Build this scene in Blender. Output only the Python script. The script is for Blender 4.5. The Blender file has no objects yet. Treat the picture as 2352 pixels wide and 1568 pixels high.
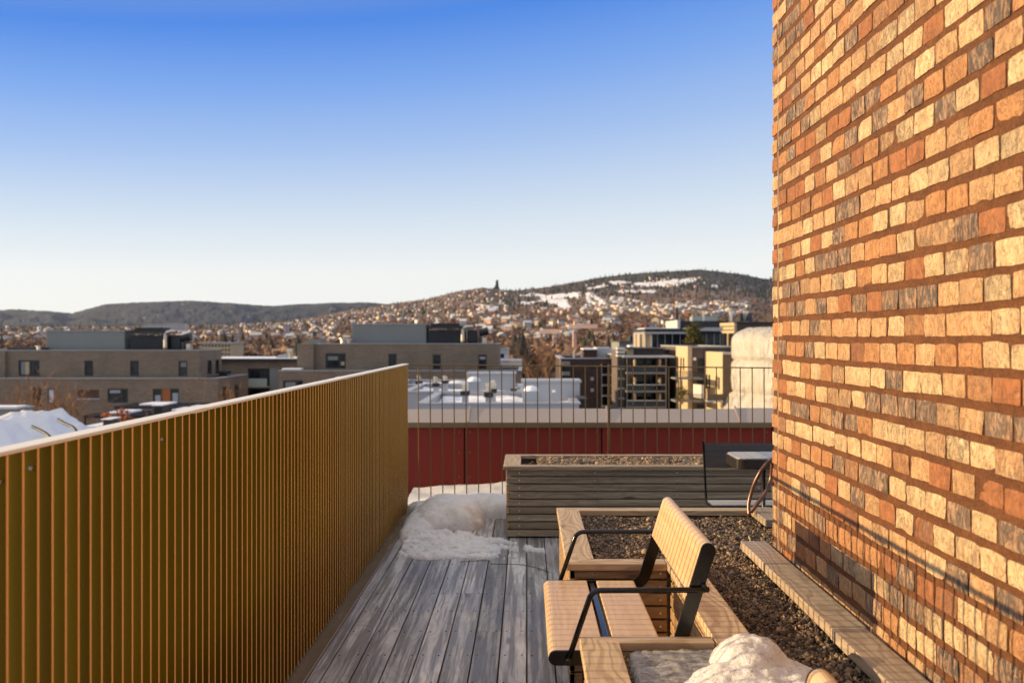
import bpy, math, random
import numpy as np
from mathutils import Vector, noise as mnoise

random.seed(11)
rng = np.random.default_rng(11)
SC = bpy.context.scene
COL = SC.collection
PI = math.pi

# ------------------------------------------------------------------ survey of the photograph
# eye height 1.4 m, vanishing point of the deck boards at (1210, 776) of a 2352 px wide print,
# focal length 2010 px of that print: at(u, v, Y) is the world point seen there Y metres ahead.
EYE, FOC, UX, VY = 1.4, 2010.0, 1210.0, 776.0
def at(u, v, Y):
    return Vector(((u - UX) * Y / FOC, Y, EYE + (VY - v) * Y / FOC))
def ax_(u, Y): return (u - UX) * Y / FOC
def az_(v, Y): return EYE + (VY - v) * Y / FOC

# ------------------------------------------------------------------ helpers: objects
OFF = {}
def tag(o, label=None, cat=None, group=None, kind=None):
    if label: o['label'] = label
    if cat: o['category'] = cat
    if group: o['group'] = group
    if kind: o['kind'] = kind
    return o
def thing(name, label, cat, loc=(0, 0, 0), group=None):
    o = bpy.data.objects.new(name, None)
    o.empty_display_size = 0.2
    COL.objects.link(o)
    o.location = loc
    OFF[o.name] = Vector(loc)
    return tag(o, label, cat, group)
def copy_tree(o, parent=None):
    c = o.copy()
    COL.objects.link(c)
    if parent: c.parent = parent
    for ch in list(o.children):
        copy_tree(ch, c)
    return c

class MB:
    """collects shapes of one object; every vertex carries grain coordinates and a colour"""
    def __init__(s):
        s.V = []; s.F = []; s.G = []; s.C = []; s.M = []
    def add(s, verts, faces, g=None, c=(1, 1, 1), m=0):
        b = len(s.V)
        s.V += [tuple(v) for v in verts]
        s.G += [tuple(q) for q in (g if g is not None else verts)]
        s.C += [c] * len(verts)
        s.F += [tuple(i + b for i in f) for f in faces]
        s.M += [m] * len(faces)
    def box(s, x0, x1, y0, y1, z0, z1, ax='x', c=(1, 1, 1), m=0):
        v = [(x, y, z) for x in (x0, x1) for y in (y0, y1) for z in (z0, z1)]
        f = [(0, 1, 3, 2), (4, 6, 7, 5), (0, 4, 5, 1), (2, 3, 7, 6), (0, 2, 6, 4), (1, 5, 7, 3)]
        o = (random.uniform(0, 40), random.uniform(0, 9), random.uniform(0, 9))
        per = {'x': (0, 1, 2), 'y': (1, 0, 2), 'z': (2, 0, 1)}[ax]
        g = [(p[per[0]] + o[0], p[per[1]] + o[1], p[per[2]] + o[2]) for p in v]
        s.add(v, f, g, c, m)
    def prism(s, prof, fn, a0, a1, gl=1, c=(1, 1, 1), m=0, closed=True):
        """prof: list of (p, q); fn(p, q, a) -> xyz; extruded from a0 to a1"""
        n = len(prof)
        o = (random.uniform(0, 40), random.uniform(0, 9), random.uniform(0, 9))
        v = [fn(p, q, a0) for p, q in prof] + [fn(p, q, a1) for p, q in prof]
        g = [(a + o[0], p + o[1], q + o[2]) for a in (a0, a1) for p, q in prof]
        f = [(i, (i + 1) % n, n + (i + 1) % n, n + i) for i in range(n)]
        if closed:
            f += [tuple(range(n - 1, -1, -1)), tuple(range(n, 2 * n))]
        s.add(v, f, g, c, m)
    def tube(s, pts, r, n=8, c=(1, 1, 1), r1=None, m=0):
        pts = [Vector(p) for p in pts]
        vs = []; K = len(pts)
        t0 = (pts[1] - pts[0]).normalized()
        up = Vector((0, 0, 1)) if abs(t0.z) < .9 else Vector((0, 1, 0))
        a = t0.cross(up).normalized()
        for i, p in enumerate(pts):
            t = (pts[min(i + 1, K - 1)] - pts[max(i - 1, 0)]).normalized()
            a = (a - t * a.dot(t)).normalized()
            b = t.cross(a)
            rr = r if r1 is None else r + (r1 - r) * i / (K - 1)
            vs += [p + (a * math.cos(2 * PI * k / n) + b * math.sin(2 * PI * k / n)) * rr for k in range(n)]
        f = [(i * n + k, i * n + (k + 1) % n, (i + 1) * n + (k + 1) % n, (i + 1) * n + k)
             for i in range(K - 1) for k in range(n)]
        f += [tuple(range(n - 1, -1, -1)), tuple(range((K - 1) * n, K * n))]
        s.add(vs, f, None, c, m)
    def wallq(s, p0, p1, z0, z1, th, m=0):
        """upright slab between two plan points, th thick to the right of p0->p1"""
        d = Vector((p1[0] - p0[0], p1[1] - p0[1])); d.normalize()
        nx, ny = -d.y * th, d.x * th
        q = [p0, p1, (p1[0] + nx, p1[1] + ny), (p0[0] + nx, p0[1] + ny)]
        v = [(a[0], a[1], z0) for a in q] + [(a[0], a[1], z1) for a in q]
        s.add(v, [(0, 1, 5, 4), (1, 2, 6, 5), (2, 3, 7, 6), (3, 0, 4, 7), (4, 5, 6, 7), (3, 2, 1, 0)], None, (1, 1, 1), m)
    def facade(s, x0, x1, z0, z1, Y, holes, dep=.25, m=0):
        """wall sheet facing -Y with real openings and their reveals"""
        xs = sorted({x0, x1, *[h[0] for h in holes], *[h[1] for h in holes]})
        zs = sorted({z0, z1, *[h[2] for h in holes], *[h[3] for h in holes]})
        xs = [x for x in xs if x0 <= x <= x1]; zs = [z for z in zs if z0 <= z <= z1]
        for i in range(len(xs) - 1):
            for j in range(len(zs) - 1):
                cx, cz = (xs[i] + xs[i + 1]) / 2, (zs[j] + zs[j + 1]) / 2
                if any(h[0] < cx < h[1] and h[2] < cz < h[3] for h in holes): continue
                s.add([(xs[i], Y, zs[j]), (xs[i + 1], Y, zs[j]), (xs[i + 1], Y, zs[j + 1]), (xs[i], Y, zs[j + 1])], [(0, 1, 2, 3)], m=m)
        for a, b, c, d in holes:
            for p, q in (((a, c), (b, c)), ((b, c), (b, d)), ((b, d), (a, d)), ((a, d), (a, c))):
                s.add([(p[0], Y, p[1]), (q[0], Y, q[1]), (q[0], Y + dep, q[1]), (p[0], Y + dep, p[1])], [(0, 1, 2, 3)], m=m)
    def build(s, name, mat, parent=None, bevel=0, seg=2, smooth=False):
        off = Vector((0, 0, 0))
        if parent is not None: off = OFF[parent.name]
        me = bpy.data.meshes.new(name)
        me.from_pydata([(v[0] - off.x, v[1] - off.y, v[2] - off.z) for v in s.V], [], s.F)
        a = me.attributes.new('gc', 'FLOAT_VECTOR', 'POINT')
        a.data.foreach_set('vector', np.array(s.G, dtype=np.float32).ravel())
        a = me.attributes.new('col', 'FLOAT_COLOR', 'POINT')
        cc = np.ones((len(s.V), 4), dtype=np.float32); cc[:, :3] = np.array(s.C)
        a.data.foreach_set('color', cc.ravel())
        for mt in (mat if isinstance(mat, (list, tuple)) else [mat]): me.materials.append(mt)
        me.polygons.foreach_set('material_index', s.M)
        if smooth: me.polygons.foreach_set('use_smooth', [True] * len(s.F))
        me.update()
        o = bpy.data.objects.new(name, me)
        COL.objects.link(o)
        OFF[o.name] = off
        if parent is not None: o.parent = parent
        if bevel:
            b = o.modifiers.new('edge', 'BEVEL'); b.width = bevel; b.segments = seg
            b.limit_method = 'ANGLE'; b.angle_limit = math.radians(40)
        if smooth:
            pass
        return o

def soup(name, V, T, mat, parent=None, col=None, extra=None, smooth=False):
    """fast mesh from numpy vertices and triangles/quads"""
    off = np.zeros(3)
    if parent is not None: off = np.array(OFF[parent.name])
    V = np.asarray(V, dtype=np.float32) - off.astype(np.float32)
    T = np.asarray(T, dtype=np.int32); k = T.shape[1]
    me = bpy.data.meshes.new(name)
    me.vertices.add(len(V)); me.vertices.foreach_set('co', V.ravel())
    me.loops.add(T.size); me.loops.foreach_set('vertex_index', T.ravel())
    me.polygons.add(len(T)); me.polygons.foreach_set('loop_start', np.arange(0, T.size, k, dtype=np.int32))
    if smooth: me.polygons.foreach_set('use_smooth', np.ones(len(T), dtype=bool))
    if col is not None:
        a = me.attributes.new('col', 'FLOAT_COLOR', 'POINT')
        cc = np.ones((len(V), 4), dtype=np.float32); cc[:, :3] = col
        a.data.foreach_set('color', cc.ravel())
    for nm, arr in (extra or {}).items():
        a = me.attributes.new(nm, 'FLOAT', 'POINT'); a.data.foreach_set('value', np.asarray(arr, dtype=np.float32))
    me.materials.append(mat)
    me.update(calc_edges=True); me.validate()
    o = bpy.data.objects.new(name, me); COL.objects.link(o)
    OFF[o.name] = Vector(off)
    if parent is not None: o.parent = parent
    return o

# value noise for arrays
_perm = rng.random((256, 256))
def vn(x, y, seed=0):
    x = np.asarray(x, float) + seed * 17.3; y = np.asarray(y, float) + seed * 9.1
    xi = np.floor(x).astype(int); yi = np.floor(y).astype(int)
    fx = x - xi; fy = y - yi
    fx = fx * fx * (3 - 2 * fx); fy = fy * fy * (3 - 2 * fy)
    g = lambda a, b: _perm[a % 256, b % 256]
    return (g(xi, yi) * (1 - fx) + g(xi + 1, yi) * fx) * (1 - fy) + (g(xi, yi + 1) * (1 - fx) + g(xi + 1, yi + 1) * fx) * fy
def fbm(x, y, seed=0, oct=4):
    r = 0; a = .5; t = 0
    for i in range(oct):
        r = r + a * vn(x * 2 ** i, y * 2 ** i, seed + i); t += a; a *= .5
    return r / t

# ------------------------------------------------------------------ helpers: materials
def newmat(name):
    m = bpy.data.materials.new(name); m.use_nodes = True
    nt = m.node_tree
    return m, nt, nt.nodes['Principled BSDF']
def N(nt, typ, props=None, **ins):
    n = nt.nodes.new(typ)
    for k, v in (props or {}).items(): setattr(n, k, v)
    for k, v in ins.items():
        s = n.inputs[int(k[1:])] if k[0] == 'i' and k[1:].isdigit() else n.inputs[k.replace('_', ' ')]
        if hasattr(v, 'is_output'): nt.links.new(v, s)
        else: s.default_value = v
    return n
def L(nt, a, b): nt.links.new(a, b)
def ramp(nt, fac, stops):
    r = nt.nodes.new('ShaderNodeValToRGB'); L(nt, fac, r.inputs[0])
    e = r.color_ramp.elements
    while len(e) < len(stops): e.new(.5)
    for i, (p, c) in enumerate(stops):
        e[i].position = p
        c = (c, c, c) if isinstance(c, (int, float)) else c
        e[i].color = (*c, 1)
    return r.outputs[0]
def mixc(nt, fac, a, b, mode='MIX'):
    n = N(nt, 'ShaderNodeMix', dict(data_type='RGBA', blend_type=mode))
    for sock, v in ((n.inputs[0], fac), (n.inputs[6], a), (n.inputs[7], b)):
        if hasattr(v, 'is_output'): L(nt, v, sock)
        else: sock.default_value = v if isinstance(v, (int, float)) else (*v, 1)
    return n.outputs[2]
def math_(nt, op, a, b=0., clamp=False):
    n = N(nt, 'ShaderNodeMath', dict(operation=op, use_clamp=clamp), i0=a, i1=b)
    return n.outputs[0]
def vmul(nt, v, s):
    return N(nt, 'ShaderNodeVectorMath', dict(operation='MULTIPLY'), i0=v, i1=s).outputs[0]
def noise(nt, vec, scale=1., detail=4., rough=.55, dist=0.):
    return N(nt, 'ShaderNodeTexNoise', None, Vector=vec, Scale=scale, Detail=detail, Roughness=rough, Distortion=dist).outputs[0]
def bump(nt, bs, h, strength=.3, dist=.002):
    b = N(nt, 'ShaderNodeBump', None, Strength=strength, Distance=dist, Height=h)
    L(nt, b.outputs[0], bs.inputs['Normal'])
def attr(nt, name):
    return N(nt, 'ShaderNodeAttribute', dict(attribute_name=name))
def objco(nt):
    return N(nt, 'ShaderNodeTexCoord').outputs['Object']

def wood(name, light, mid, dark, rough=.6, ring=70., ringamt=.5, knots=True, fine=.35, bstr=.35, stain=None):
    m, nt, bs = newmat(name)
    g = attr(nt, 'gc').outputs['Vector']
    col = attr(nt, 'col').outputs['Color']
    streak = noise(nt, vmul(nt, g, (1.3, 34, 34)), 1, 5, .6)
    broad = noise(nt, vmul(nt, g, (1.1, 5, 5)), 1, 3, .5)
    wob = noise(nt, vmul(nt, g, (2.2, 7, 7)), 1, 2, .5)
    sep = N(nt, 'ShaderNodeSeparateXYZ', None, Vector=g)
    ph = math_(nt, 'ADD', math_(nt, 'MULTIPLY', math_(nt, 'ADD', sep.outputs[1], sep.outputs[2]), ring), math_(nt, 'MULTIPLY', wob, 16.))
    rings = math_(nt, 'MULTIPLY_ADD', math_(nt, 'SINE', math_(nt, 'MULTIPLY', ph, 3.3)), .5)
    rings.node.inputs[2].default_value = .5
    rg = ramp(nt, rings, [(.45, 0.), (.95, 1.)])
    base = mixc(nt, ramp(nt, broad, [(.3, 0.), (.7, 1.)]), mid, light)
    base = mixc(nt, math_(nt, 'MULTIPLY', ramp(nt, streak, [(.44, 1.), (.56, 0.)]), fine), base, dark)
    base = mixc(nt, math_(nt, 'MULTIPLY', rg, ringamt), base, dark)
    h = math_(nt, 'SUBTRACT', streak, math_(nt, 'MULTIPLY', rg, .6))
    if knots:
        vo = N(nt, 'ShaderNodeTexVoronoi', None, Vector=vmul(nt, g, (2.1, 9, 9)), Scale=1.).outputs[0]
        k = ramp(nt, vo, [(.05, 1.), (.13, 0.)])
        base = mixc(nt, math_(nt, 'MULTIPLY', k, .75), base, tuple(c * .45 for c in dark))
    if stain:
        st = noise(nt, vmul(nt, g, (3.0, 4.0, 4.0)), 1, 5, .65)
        base = mixc(nt, math_(nt, 'MULTIPLY', ramp(nt, st, [(.42, 0.), (.68, 1.)]), stain[1]), base, stain[0])
        L(nt, ramp(nt, st, [(.4, rough), (.7, rough * .62)]), bs.inputs['Roughness'])
    else:
        bs.inputs['Roughness'].default_value = rough
    base = mixc(nt, 1., base, col, 'MULTIPLY')
    L(nt, base, bs.inputs['Base Color'])
    bump(nt, bs, h, bstr, .002)
    return m

def plain(name, c, rough=.5, metal=0., var=.12, scale=6., bstr=0., bscale=60., spec=None):
    m, nt, bs = newmat(name)
    co = objco(nt)
    n = noise(nt, co, scale, 4, .6)
    b = mixc(nt, ramp(nt, n, [(.3, 0.), (.7, 1.)]), tuple(x * (1 - var) for x in c), tuple(min(1, x * (1 + var)) for x in c))
    L(nt, b, bs.inputs['Base Color'])
    bs.inputs['Roughness'].default_value = rough
    bs.inputs['Metallic'].default_value = metal
    if spec is not None: bs.inputs['Specular IOR Level'].default_value = spec
    if bstr: bump(nt, bs, noise(nt, co, bscale, 3, .6), bstr, .003)
    return m

def vcol(name, rough=.8, mott=.25, scale=30., bstr=0.):
    m, nt, bs = newmat(name)
    c = attr(nt, 'col').outputs['Color']
    n = noise(nt, objco(nt), scale, 3, .6)
    L(nt, mixc(nt, 1., c, ramp(nt, n, [(.25, 1 - mott), (.75, 1 + mott)]), 'MULTIPLY'), bs.inputs['Base Color'])
    bs.inputs['Roughness'].default_value = rough
    if bstr: bump(nt, bs, n, bstr, .004)
    return m

M = {}
M['deck'] = wood('weathered_deck_wood', (.66, .64, .60), (.40, .39, .37), (.13, .125, .115), .50, 45., .22, True, .8, .6, ((.20, .195, .19), .6))
M['cap'] = wood('pale_planter_wood', (.70, .54, .34), (.60, .44, .26), (.33, .20, .095), .62, 62., .55, True, .30, .30)
M['slat'] = wood('dark_slat_wood', (.46, .355, .225), (.33, .25, .158), (.10, .07, .045), .62, 60., .25, True, .45, .35)
M['side'] = wood('orange_planter_wood', (.50, .33, .165), (.42, .265, .125), (.24, .125, .05), .62, 62., .4, True, .35, .3)
M['ledge'] = wood('ledge_wood', (.47, .375, .27), (.39, .305, .215), (.21, .145, .095), .6, 60., .45, True, .35, .3)
M['bench'] = wood('oiled_bench_wood', (.70, .485, .27), (.62, .415, .22), (.45, .27, .125), .42, 55., .20, False, .30, .06)
M['bench_shaded'] = wood('bench_wood_painted_shade', (.09, .068, .05), (.065, .05, .038), (.035, .026, .02), .4, 40., .3, False, .5, .1)  # bench wood with its shade mixed into the colour
M['table'] = wood('grey_table_wood', (.50, .46, .38), (.44, .40, .33), (.33, .29, .22), .45, 40., .2, False, .3, .1)
M['black'] = plain('black_powder_coat', (.008, .008, .008), .16, 0., .2, 20., .06, 500., .4)
M['steel'] = plain('dark_steel', (.06, .05, .045), .3, .7, .2, 20.)
M['screw'] = plain('screw_steel', (.7, .7, .7), .35, .8)
M['gold'] = None
M['flash'] = None

# gold powder coat with a faint metal flake
m, nt, bs = newmat('gold_powder_coat')
co = objco(nt)
n1 = noise(nt, co, 900., 2, .5)
n2 = noise(nt, vmul(nt, co, (2., 3., .9)), 1., 3, .5)
b = mixc(nt, ramp(nt, n2, [(.3, 0.), (.7, 1.)]), (.185, .110, .003), (.25, .150, .005))
oi = N(nt, 'ShaderNodeObjectInfo').outputs['Random']
b = mixc(nt, 1., b, ramp(nt, oi, [(0., .80), (1., 1.16)]), 'MULTIPLY')
L(nt, mixc(nt, 1., b, ramp(nt, n1, [(.3, .82), (.7, 1.18)]), 'MULTIPLY'), bs.inputs['Base Color'])
bs.inputs['Metallic'].default_value = .45; bs.inputs['Roughness'].default_value = .45; bs.inputs['Specular IOR Level'].default_value = .2
M['edge_glint'] = plain('gold_edge_painted_glint', (.92, .50, .17), .4, .2, .06, 3.)  # paler gold on the fin edges paints in the light they catch
M['gold'] = m
m, nt, bs = newmat('brown_flashing')
co = objco(nt)
n2 = noise(nt, vmul(nt, co, (9., 2., 3.)), 1., 5, .6)
L(nt, mixc(nt, ramp(nt, n2, [(.35, 0.), (.7, 1.)]), (.16, .125, .085), (.20, .17, .135)), bs.inputs['Base Color'])
L(nt, ramp(nt, n2, [(.35, .10), (.65, .30)]), bs.inputs['Roughness'])
M['flash'] = m

# bricks: per-brick colour, flashed bricks carry dark streaks
m, nt, bs = newmat('hand_made_brick')
co = objco(nt)
c = attr(nt, 'col').outputs['Color']
fl = attr(nt, 'flash').outputs['Fac']
n1 = noise(nt, co, 38., 5, .62)
n2 = noise(nt, vmul(nt, co, (1., 1., .36)), 36., 5, .62, 1.9)
n3 = noise(nt, co, 260., 3, .6)
base = mixc(nt, 1., c, ramp(nt, n1, [(.25, .66), (.75, 1.18)]), 'MULTIPLY')
vein = ramp(nt, math_(nt, 'ABSOLUTE', math_(nt, 'SUBTRACT', noise(nt, vmul(nt, co, (1., 1., .5)), 46., 4, .7, .8), .5)), [(.0, 1.), (.028, 0.)])
base = mixc(nt, math_(nt, 'MULTIPLY', vein, .8), base, (.12, .06, .03))
n4 = noise(nt, vmul(nt, co, (1., 1., .7)), 16., 4, .6)
base = mixc(nt, math_(nt, 'MULTIPLY', ramp(nt, n4, [(.42, 0.), (.72, 1.)]), .5), base, (.36, .16, .06))
base = mixc(nt, math_(nt, 'MULTIPLY', fl, ramp(nt, n2, [(.40, 0.), (.56, 1.)])), base, (.062, .048, .042))
base = mixc(nt, math_(nt, 'MULTIPLY', ramp(nt, n2, [(.60, 0.), (.78, 1.)]), .35), base, (.62, .52, .40))
pit = N(nt, 'ShaderNodeTexVoronoi', None, Vector=vmul(nt, co, (1., 1., .6)), Scale=75.).outputs[0]
pm = ramp(nt, pit, [(.06, 1.), (.14, 0.)])
base = mixc(nt, math_(nt, 'MULTIPLY', pm, math_(nt, 'MULTIPLY', ramp(nt, n1, [(.5, 0.), (.62, 1.)]), .8)), base, (.10, .05, .03))
L(nt, base, bs.inputs['Base Color'])
bs.inputs['Roughness'].default_value = .88
bump(nt, bs, math_(nt, 'ADD', math_(nt, 'ADD', n2, math_(nt, 'MULTIPLY', n3, .4)), math_(nt, 'MULTIPLY', math_(nt, 'MAXIMUM', pm, vein), -.8)), .55, .004)
M['brick'] = m
m, nt, bs = newmat('brown_mortar')
co = objco(nt)
n1 = noise(nt, co, 300., 4, .7); n2 = noise(nt, co, 12., 4, .6)
b = mixc(nt, ramp(nt, n2, [(.3, 0.), (.7, 1.)]), (.098, .034, .009), (.160, .058, .016))
L(nt, mixc(nt, 1., b, ramp(nt, noise(nt, co, 130., 4, .75), [(.3, .5), (.7, 1.45)]), 'MULTIPLY'), bs.inputs['Base Color'])
bs.inputs['Roughness'].default_value = .95
bump(nt, bs, n1, .8, .005)
M['mortar'] = m
M['sealant'] = plain('pale_sealant', (.55, .42, .28), .7)

def snowmat(name, c, dirt, dirtamt, rough=.55, sub=.0):
    m, nt, bs = newmat(name)
    co = objco(nt)
    n1 = noise(nt, co, 26., 6, .65); n2 = noise(nt, co, 4., 4, .6); n3 = noise(nt, co, 160., 3, .6)
    b = mixc(nt, math_(nt, 'MULTIPLY', ramp(nt, n1, [(.5, 0.), (.72, 1.)]), dirtamt), c, dirt)
    b = mixc(nt, math_(nt, 'MULTIPLY', ramp(nt, n2, [(.45, 0.), (.7, 1.)]), dirtamt * .5), b, dirt)
    sp = ramp(nt, noise(nt, co, 110., 2, .5), [(.66, 0.), (.72, 1.)])
    b = mixc(nt, math_(nt, 'MULTIPLY', sp, .7), b, (.07, .055, .045))
    L(nt, b, bs.inputs['Base Color'])
    bs.inputs['Roughness'].default_value = rough
    bs.inputs['Subsurface Weight'].default_value = .7; bs.inputs['Subsurface Radius'].default_value = (1., .85, .75); bs.inputs['Subsurface Scale'].default_value = .035
    bump(nt, bs, math_(nt, 'ADD', n1, math_(nt, 'MULTIPLY', n3, .8)), .8, .014)
    return m
M['snow'] = snowmat('old_snow', (.84, .84, .83), (.55, .52, .50), .35)
M['snow_grit'] = snowmat('gritty_snow', (.80, .775, .75), (.46, .41, .37), .7)
M['snow_clean'] = plain('roof_snow', (.84, .85, .87), .6, 0., .05, .5)
m, nt, bs = newmat('wet_ice')
co = objco(nt)
n1 = noise(nt, vmul(nt, co, (1., 2., 1.)), 28., 6, .7); n2 = noise(nt, co, 7., 3, .5)
L(nt, mixc(nt, ramp(nt, n1, [(.35, 0.), (.68, 1.)]), (.13, .115, .10), (.52, .50, .47)), bs.inputs['Base Color'])
bs.inputs['Roughness'].default_value = .14
bump(nt, bs, n1, .9, .012)
M['ice'] = m

M['gravel'] = vcol('gravel_stones', .75, .3, 120., .3)
M['soil'] = plain('dark_soil', (.035, .026, .02), .95, 0., .4, 40., .8, 90.)
M['red'] = plain('dark_red_panel', (.175, .0185, .0095), .6, 0., .07, 2., .05, 300., .25)
M['gap'] = plain('black_backing', (.004, .004, .004), .8)
M['coping'] = plain('grey_sheet_metal', (.36, .30, .27), .42, .25, .06, 1.5)
M['fascia'] = plain('bronze_fascia', (.17, .115, .055), .45, .3, .06, 3.)
M['hose'] = plain('copper_hose', (.16, .075, .05), .28, .25, .2, 9.)

# ------------------------------------------------------------------ world, sun, camera
SUN_EL = math.radians(10.4)
SUN_DIR = Vector((math.cos(SUN_EL), -.012, -math.sin(SUN_EL)))      # direction the light travels
EXPO = .72
SKYK = 1.0 / (.15 * 2 ** EXPO)
w = bpy.data.worlds.new('World'); SC.world = w; w.use_nodes = True
nt = w.node_tree; nt.nodes.clear()
out = nt.nodes.new('ShaderNodeOutputWorld'); bg = nt.nodes.new('ShaderNodeBackground')
sky = nt.nodes.new('ShaderNodeTexSky'); sky.sky_type = 'NISHITA'; sky.sun_disc = False
sky.sun_elevation = SUN_EL; sky.sun_rotation = math.radians(-90)
sky.altitude = 150; sky.air_density = 1.0; sky.dust_density = .6; sky.ozone_density = 3.0
tc = nt.nodes.new('ShaderNodeTexCoord')
hs = N(nt, 'ShaderNodeHueSaturation', None, Saturation=1.1, Value=1., Color=sky.outputs[0])
sp_ = N(nt, 'ShaderNodeSeparateXYZ', None, Vector=tc.outputs['Generated'])
# clear winter air in view: white at the horizon, deepening to blue, a little paler towards the right
zz_ = math_(nt, 'MULTIPLY', sp_.outputs[2], math_(nt, 'SUBTRACT', 1.0, math_(nt, 'MULTIPLY', sp_.outputs[0], .38)))
el = ramp(nt, zz_, [(0., (1.0, .985, .94)), (.075, (.96, .96, .94)), (.145, (.69, .78, .89)), (.22, (.41, .565, .88)), (.29, (.215, .405, .87)), (.36, (.075, .25, .80)), (.50, (.36, .41, .60)), (.72, (.98, .90, .80)), (1., (.98, .90, .80))])  # bright warm zenith above the view is added to lift the shade
el = N(nt, 'ShaderNodeVectorMath', dict(operation='SCALE'), i0=el); el.inputs['Scale'].default_value = SKYK
mxs = mixc(nt, .92, hs.outputs[0], el.outputs[0])
L(nt, mxs, bg.inputs[0]); bg.inputs[1].default_value = .15
L(nt, bg.outputs[0], out.inputs[0])

sl = bpy.data.lights.new('sun', 'SUN'); sl.energy = 4.4; sl.angle = math.radians(.28); sl.color = (1., .71, .38)
so = bpy.data.objects.new('sun', sl); COL.objects.link(so)
so.rotation_euler = SUN_DIR.to_track_quat('-Z', 'Y').to_euler()
so.location = (-30, 0, 20)

cam = bpy.data.cameras.new('camera'); co_ = bpy.data.objects.new('camera', cam); COL.objects.link(co_)
co_.location = (0, 0, EYE); co_.rotation_euler = (PI / 2, 0, 0)
cam.sensor_width = 36; cam.lens = 36 * FOC / 2352
cam.shift_x = -(UX - 1176) / 2352; cam.shift_y = -(784 - VY) / 2352
cam.clip_start = .05; cam.clip_end = 40000
cam.dof.use_dof = True; cam.dof.focus_distance = 3.3; cam.dof.aperture_fstop = 4.0
SC.camera = co_
SC.view_settings.view_transform = 'Standard'; SC.view_settings.look = 'None'
SC.view_settings.exposure = EXPO; SC.view_settings.gamma = 1
SC.cycles.max_bounces = 6; SC.cycles.diffuse_bounces = 3; SC.cycles.glossy_bounces = 3
SC.cycles.caustics_reflective = False; SC.cycles.caustics_refractive = False
SC.cycles.use_denoising = True
# ================================================================== THE TERRACE
# ------------------------------------------------------------------ deck (setting)
PITCH = .1208
mb = MB()
rows = [3.557 + .3115 * k for k in range(-15, 12)]
for k in range(-7, 18):
    x0 = .003 + k * PITCH; x1 = x0 + PITCH - .006
    cuts = [-1.2]
    y = -1.2 + rows[0] - rows[0] + random.choice(rows[2:9]) + 1.2
    joints = {-3: [3.557 + .3115 * 4], -2: [3.557 + .3115 * 2], -1: [], -4: [1.2], -5: [], -6: [6.6]}.get(k, [y])
    pts = [-1.2] + sorted(j for j in joints if -1 < j < 7) + [7.2]
    for a, b in zip(pts[:-1], pts[1:]):
        t = random.uniform(.66, 1.18); bl = random.uniform(.98, 1.06)
        mb.box(x0, x1, a + .0015, b - .0015, -.028, random.uniform(-.001, .001), 'y', (t, t, t * bl))
    for ry in rows:
        if -1 < ry < 7.15:
            for sx in (x0 + .02, x1 - .02):
                cx, cy = sx + random.uniform(-.004, .004), ry + random.uniform(-.008, .008)
                ring = [(cx + .0042 * math.cos(q * PI / 4), cy + .0042 * math.sin(q * PI / 4)) for q in range(8)]
                mb.prism(ring, lambda p, q, a: (p, q, a), -.004, .0022, c=(.2, .2, .2), m=1)
mb.box(-.901, -.849, -1.2, 7.2, -.028, 0, 'y', (.95, .95, 1.0))
deck = mb.build('deck', [M['deck'], M['steel']], None, .0025)
tag(deck, 'weathered grey boards of the roof terrace', None, None, 'structure')

mb = MB()
mb.box(-1.35, 6, -2.5, 7.26, -.6, -.075); mb.box(-1.35, -1.10, -4, 7.24, -.6, .405)  # second box: added unseen upstand that keeps low sun off the deck
mb.box(-1.30, 6, -8, 9.5, -14, -.6)
slab = mb.build('slab_and_sun_blocker', plain('concrete', (.30, .29, .28), .8))
tag(slab, 'concrete slab carrying the terrace, with an added unseen upstand blocking the low sun', None, None, 'structure')

# ------------------------------------------------------------------ gold fence on the left
FX = -.979
fence = thing('fin_fence', 'gold fence of close upright fins with a pale top rail', 'fence', (FX, 3, 0))
mb = MB(); mb.box(FX - .048, FX + .002, -1.2, 7.246, 1.1795, 1.188)
for jy in (2.62, 4.75):
    mb.box(FX - .0495, FX + .0035, jy - .05, jy + .05, 1.178, 1.1893)
m, nt_, bs_ = newmat('pale_gold_rail')
bs_.inputs['Base Color'].default_value = (.92, .87, .72, 1); bs_.inputs['Metallic'].default_value = .1; bs_.inputs['Roughness'].default_value = .4
M['rail'] = m
mb.build('top_rail', M['rail'], fence, .0015)
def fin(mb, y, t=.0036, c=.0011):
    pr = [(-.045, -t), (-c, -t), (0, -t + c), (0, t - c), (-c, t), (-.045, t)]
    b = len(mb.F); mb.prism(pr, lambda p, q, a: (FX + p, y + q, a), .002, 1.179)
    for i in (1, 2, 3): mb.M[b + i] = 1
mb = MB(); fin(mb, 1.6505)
fin0 = mb.build('baluster', [M['gold'], M['edge_glint']], fence)
for k in range(1, 100):
    c = fin0.copy(); COL.objects.link(c); c.parent = fence; c.location = (random.uniform(-.0006, .0006), k * .0524, 0)
    OFF[c.name] = OFF[fence.name]
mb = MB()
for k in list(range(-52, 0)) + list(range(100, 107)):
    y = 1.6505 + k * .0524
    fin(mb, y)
o = mb.build('balusters', [M['gold'], M['edge_glint']], fence)
for k, z in ((0, 1.13), (2, 1.14), (14, 1.125), (36, 1.12), (70, 1.12)):
    mb = MB(); y = 1.6505 + k * .0524 - .0037; mb.tube([(FX - .012, y, z), (FX - .012, y - .005, z)], .004, 8); mb.build('bolt', M['screw'], fence); o['kind'] = 'stuff'
mb = MB(); mb.box(-1.09, -.906, -1.2, 7.24, -.03, -.005); mb.box(-.909, -.904, -1.2, 7.24, -.02, .006, m=1)
mb.build('base_flashing', [M['flash'], M['coping']], fence)

M['bronze'] = plain('bronze_rail', (.20, .115, .04), .42, .5, .1, 8.)
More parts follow.
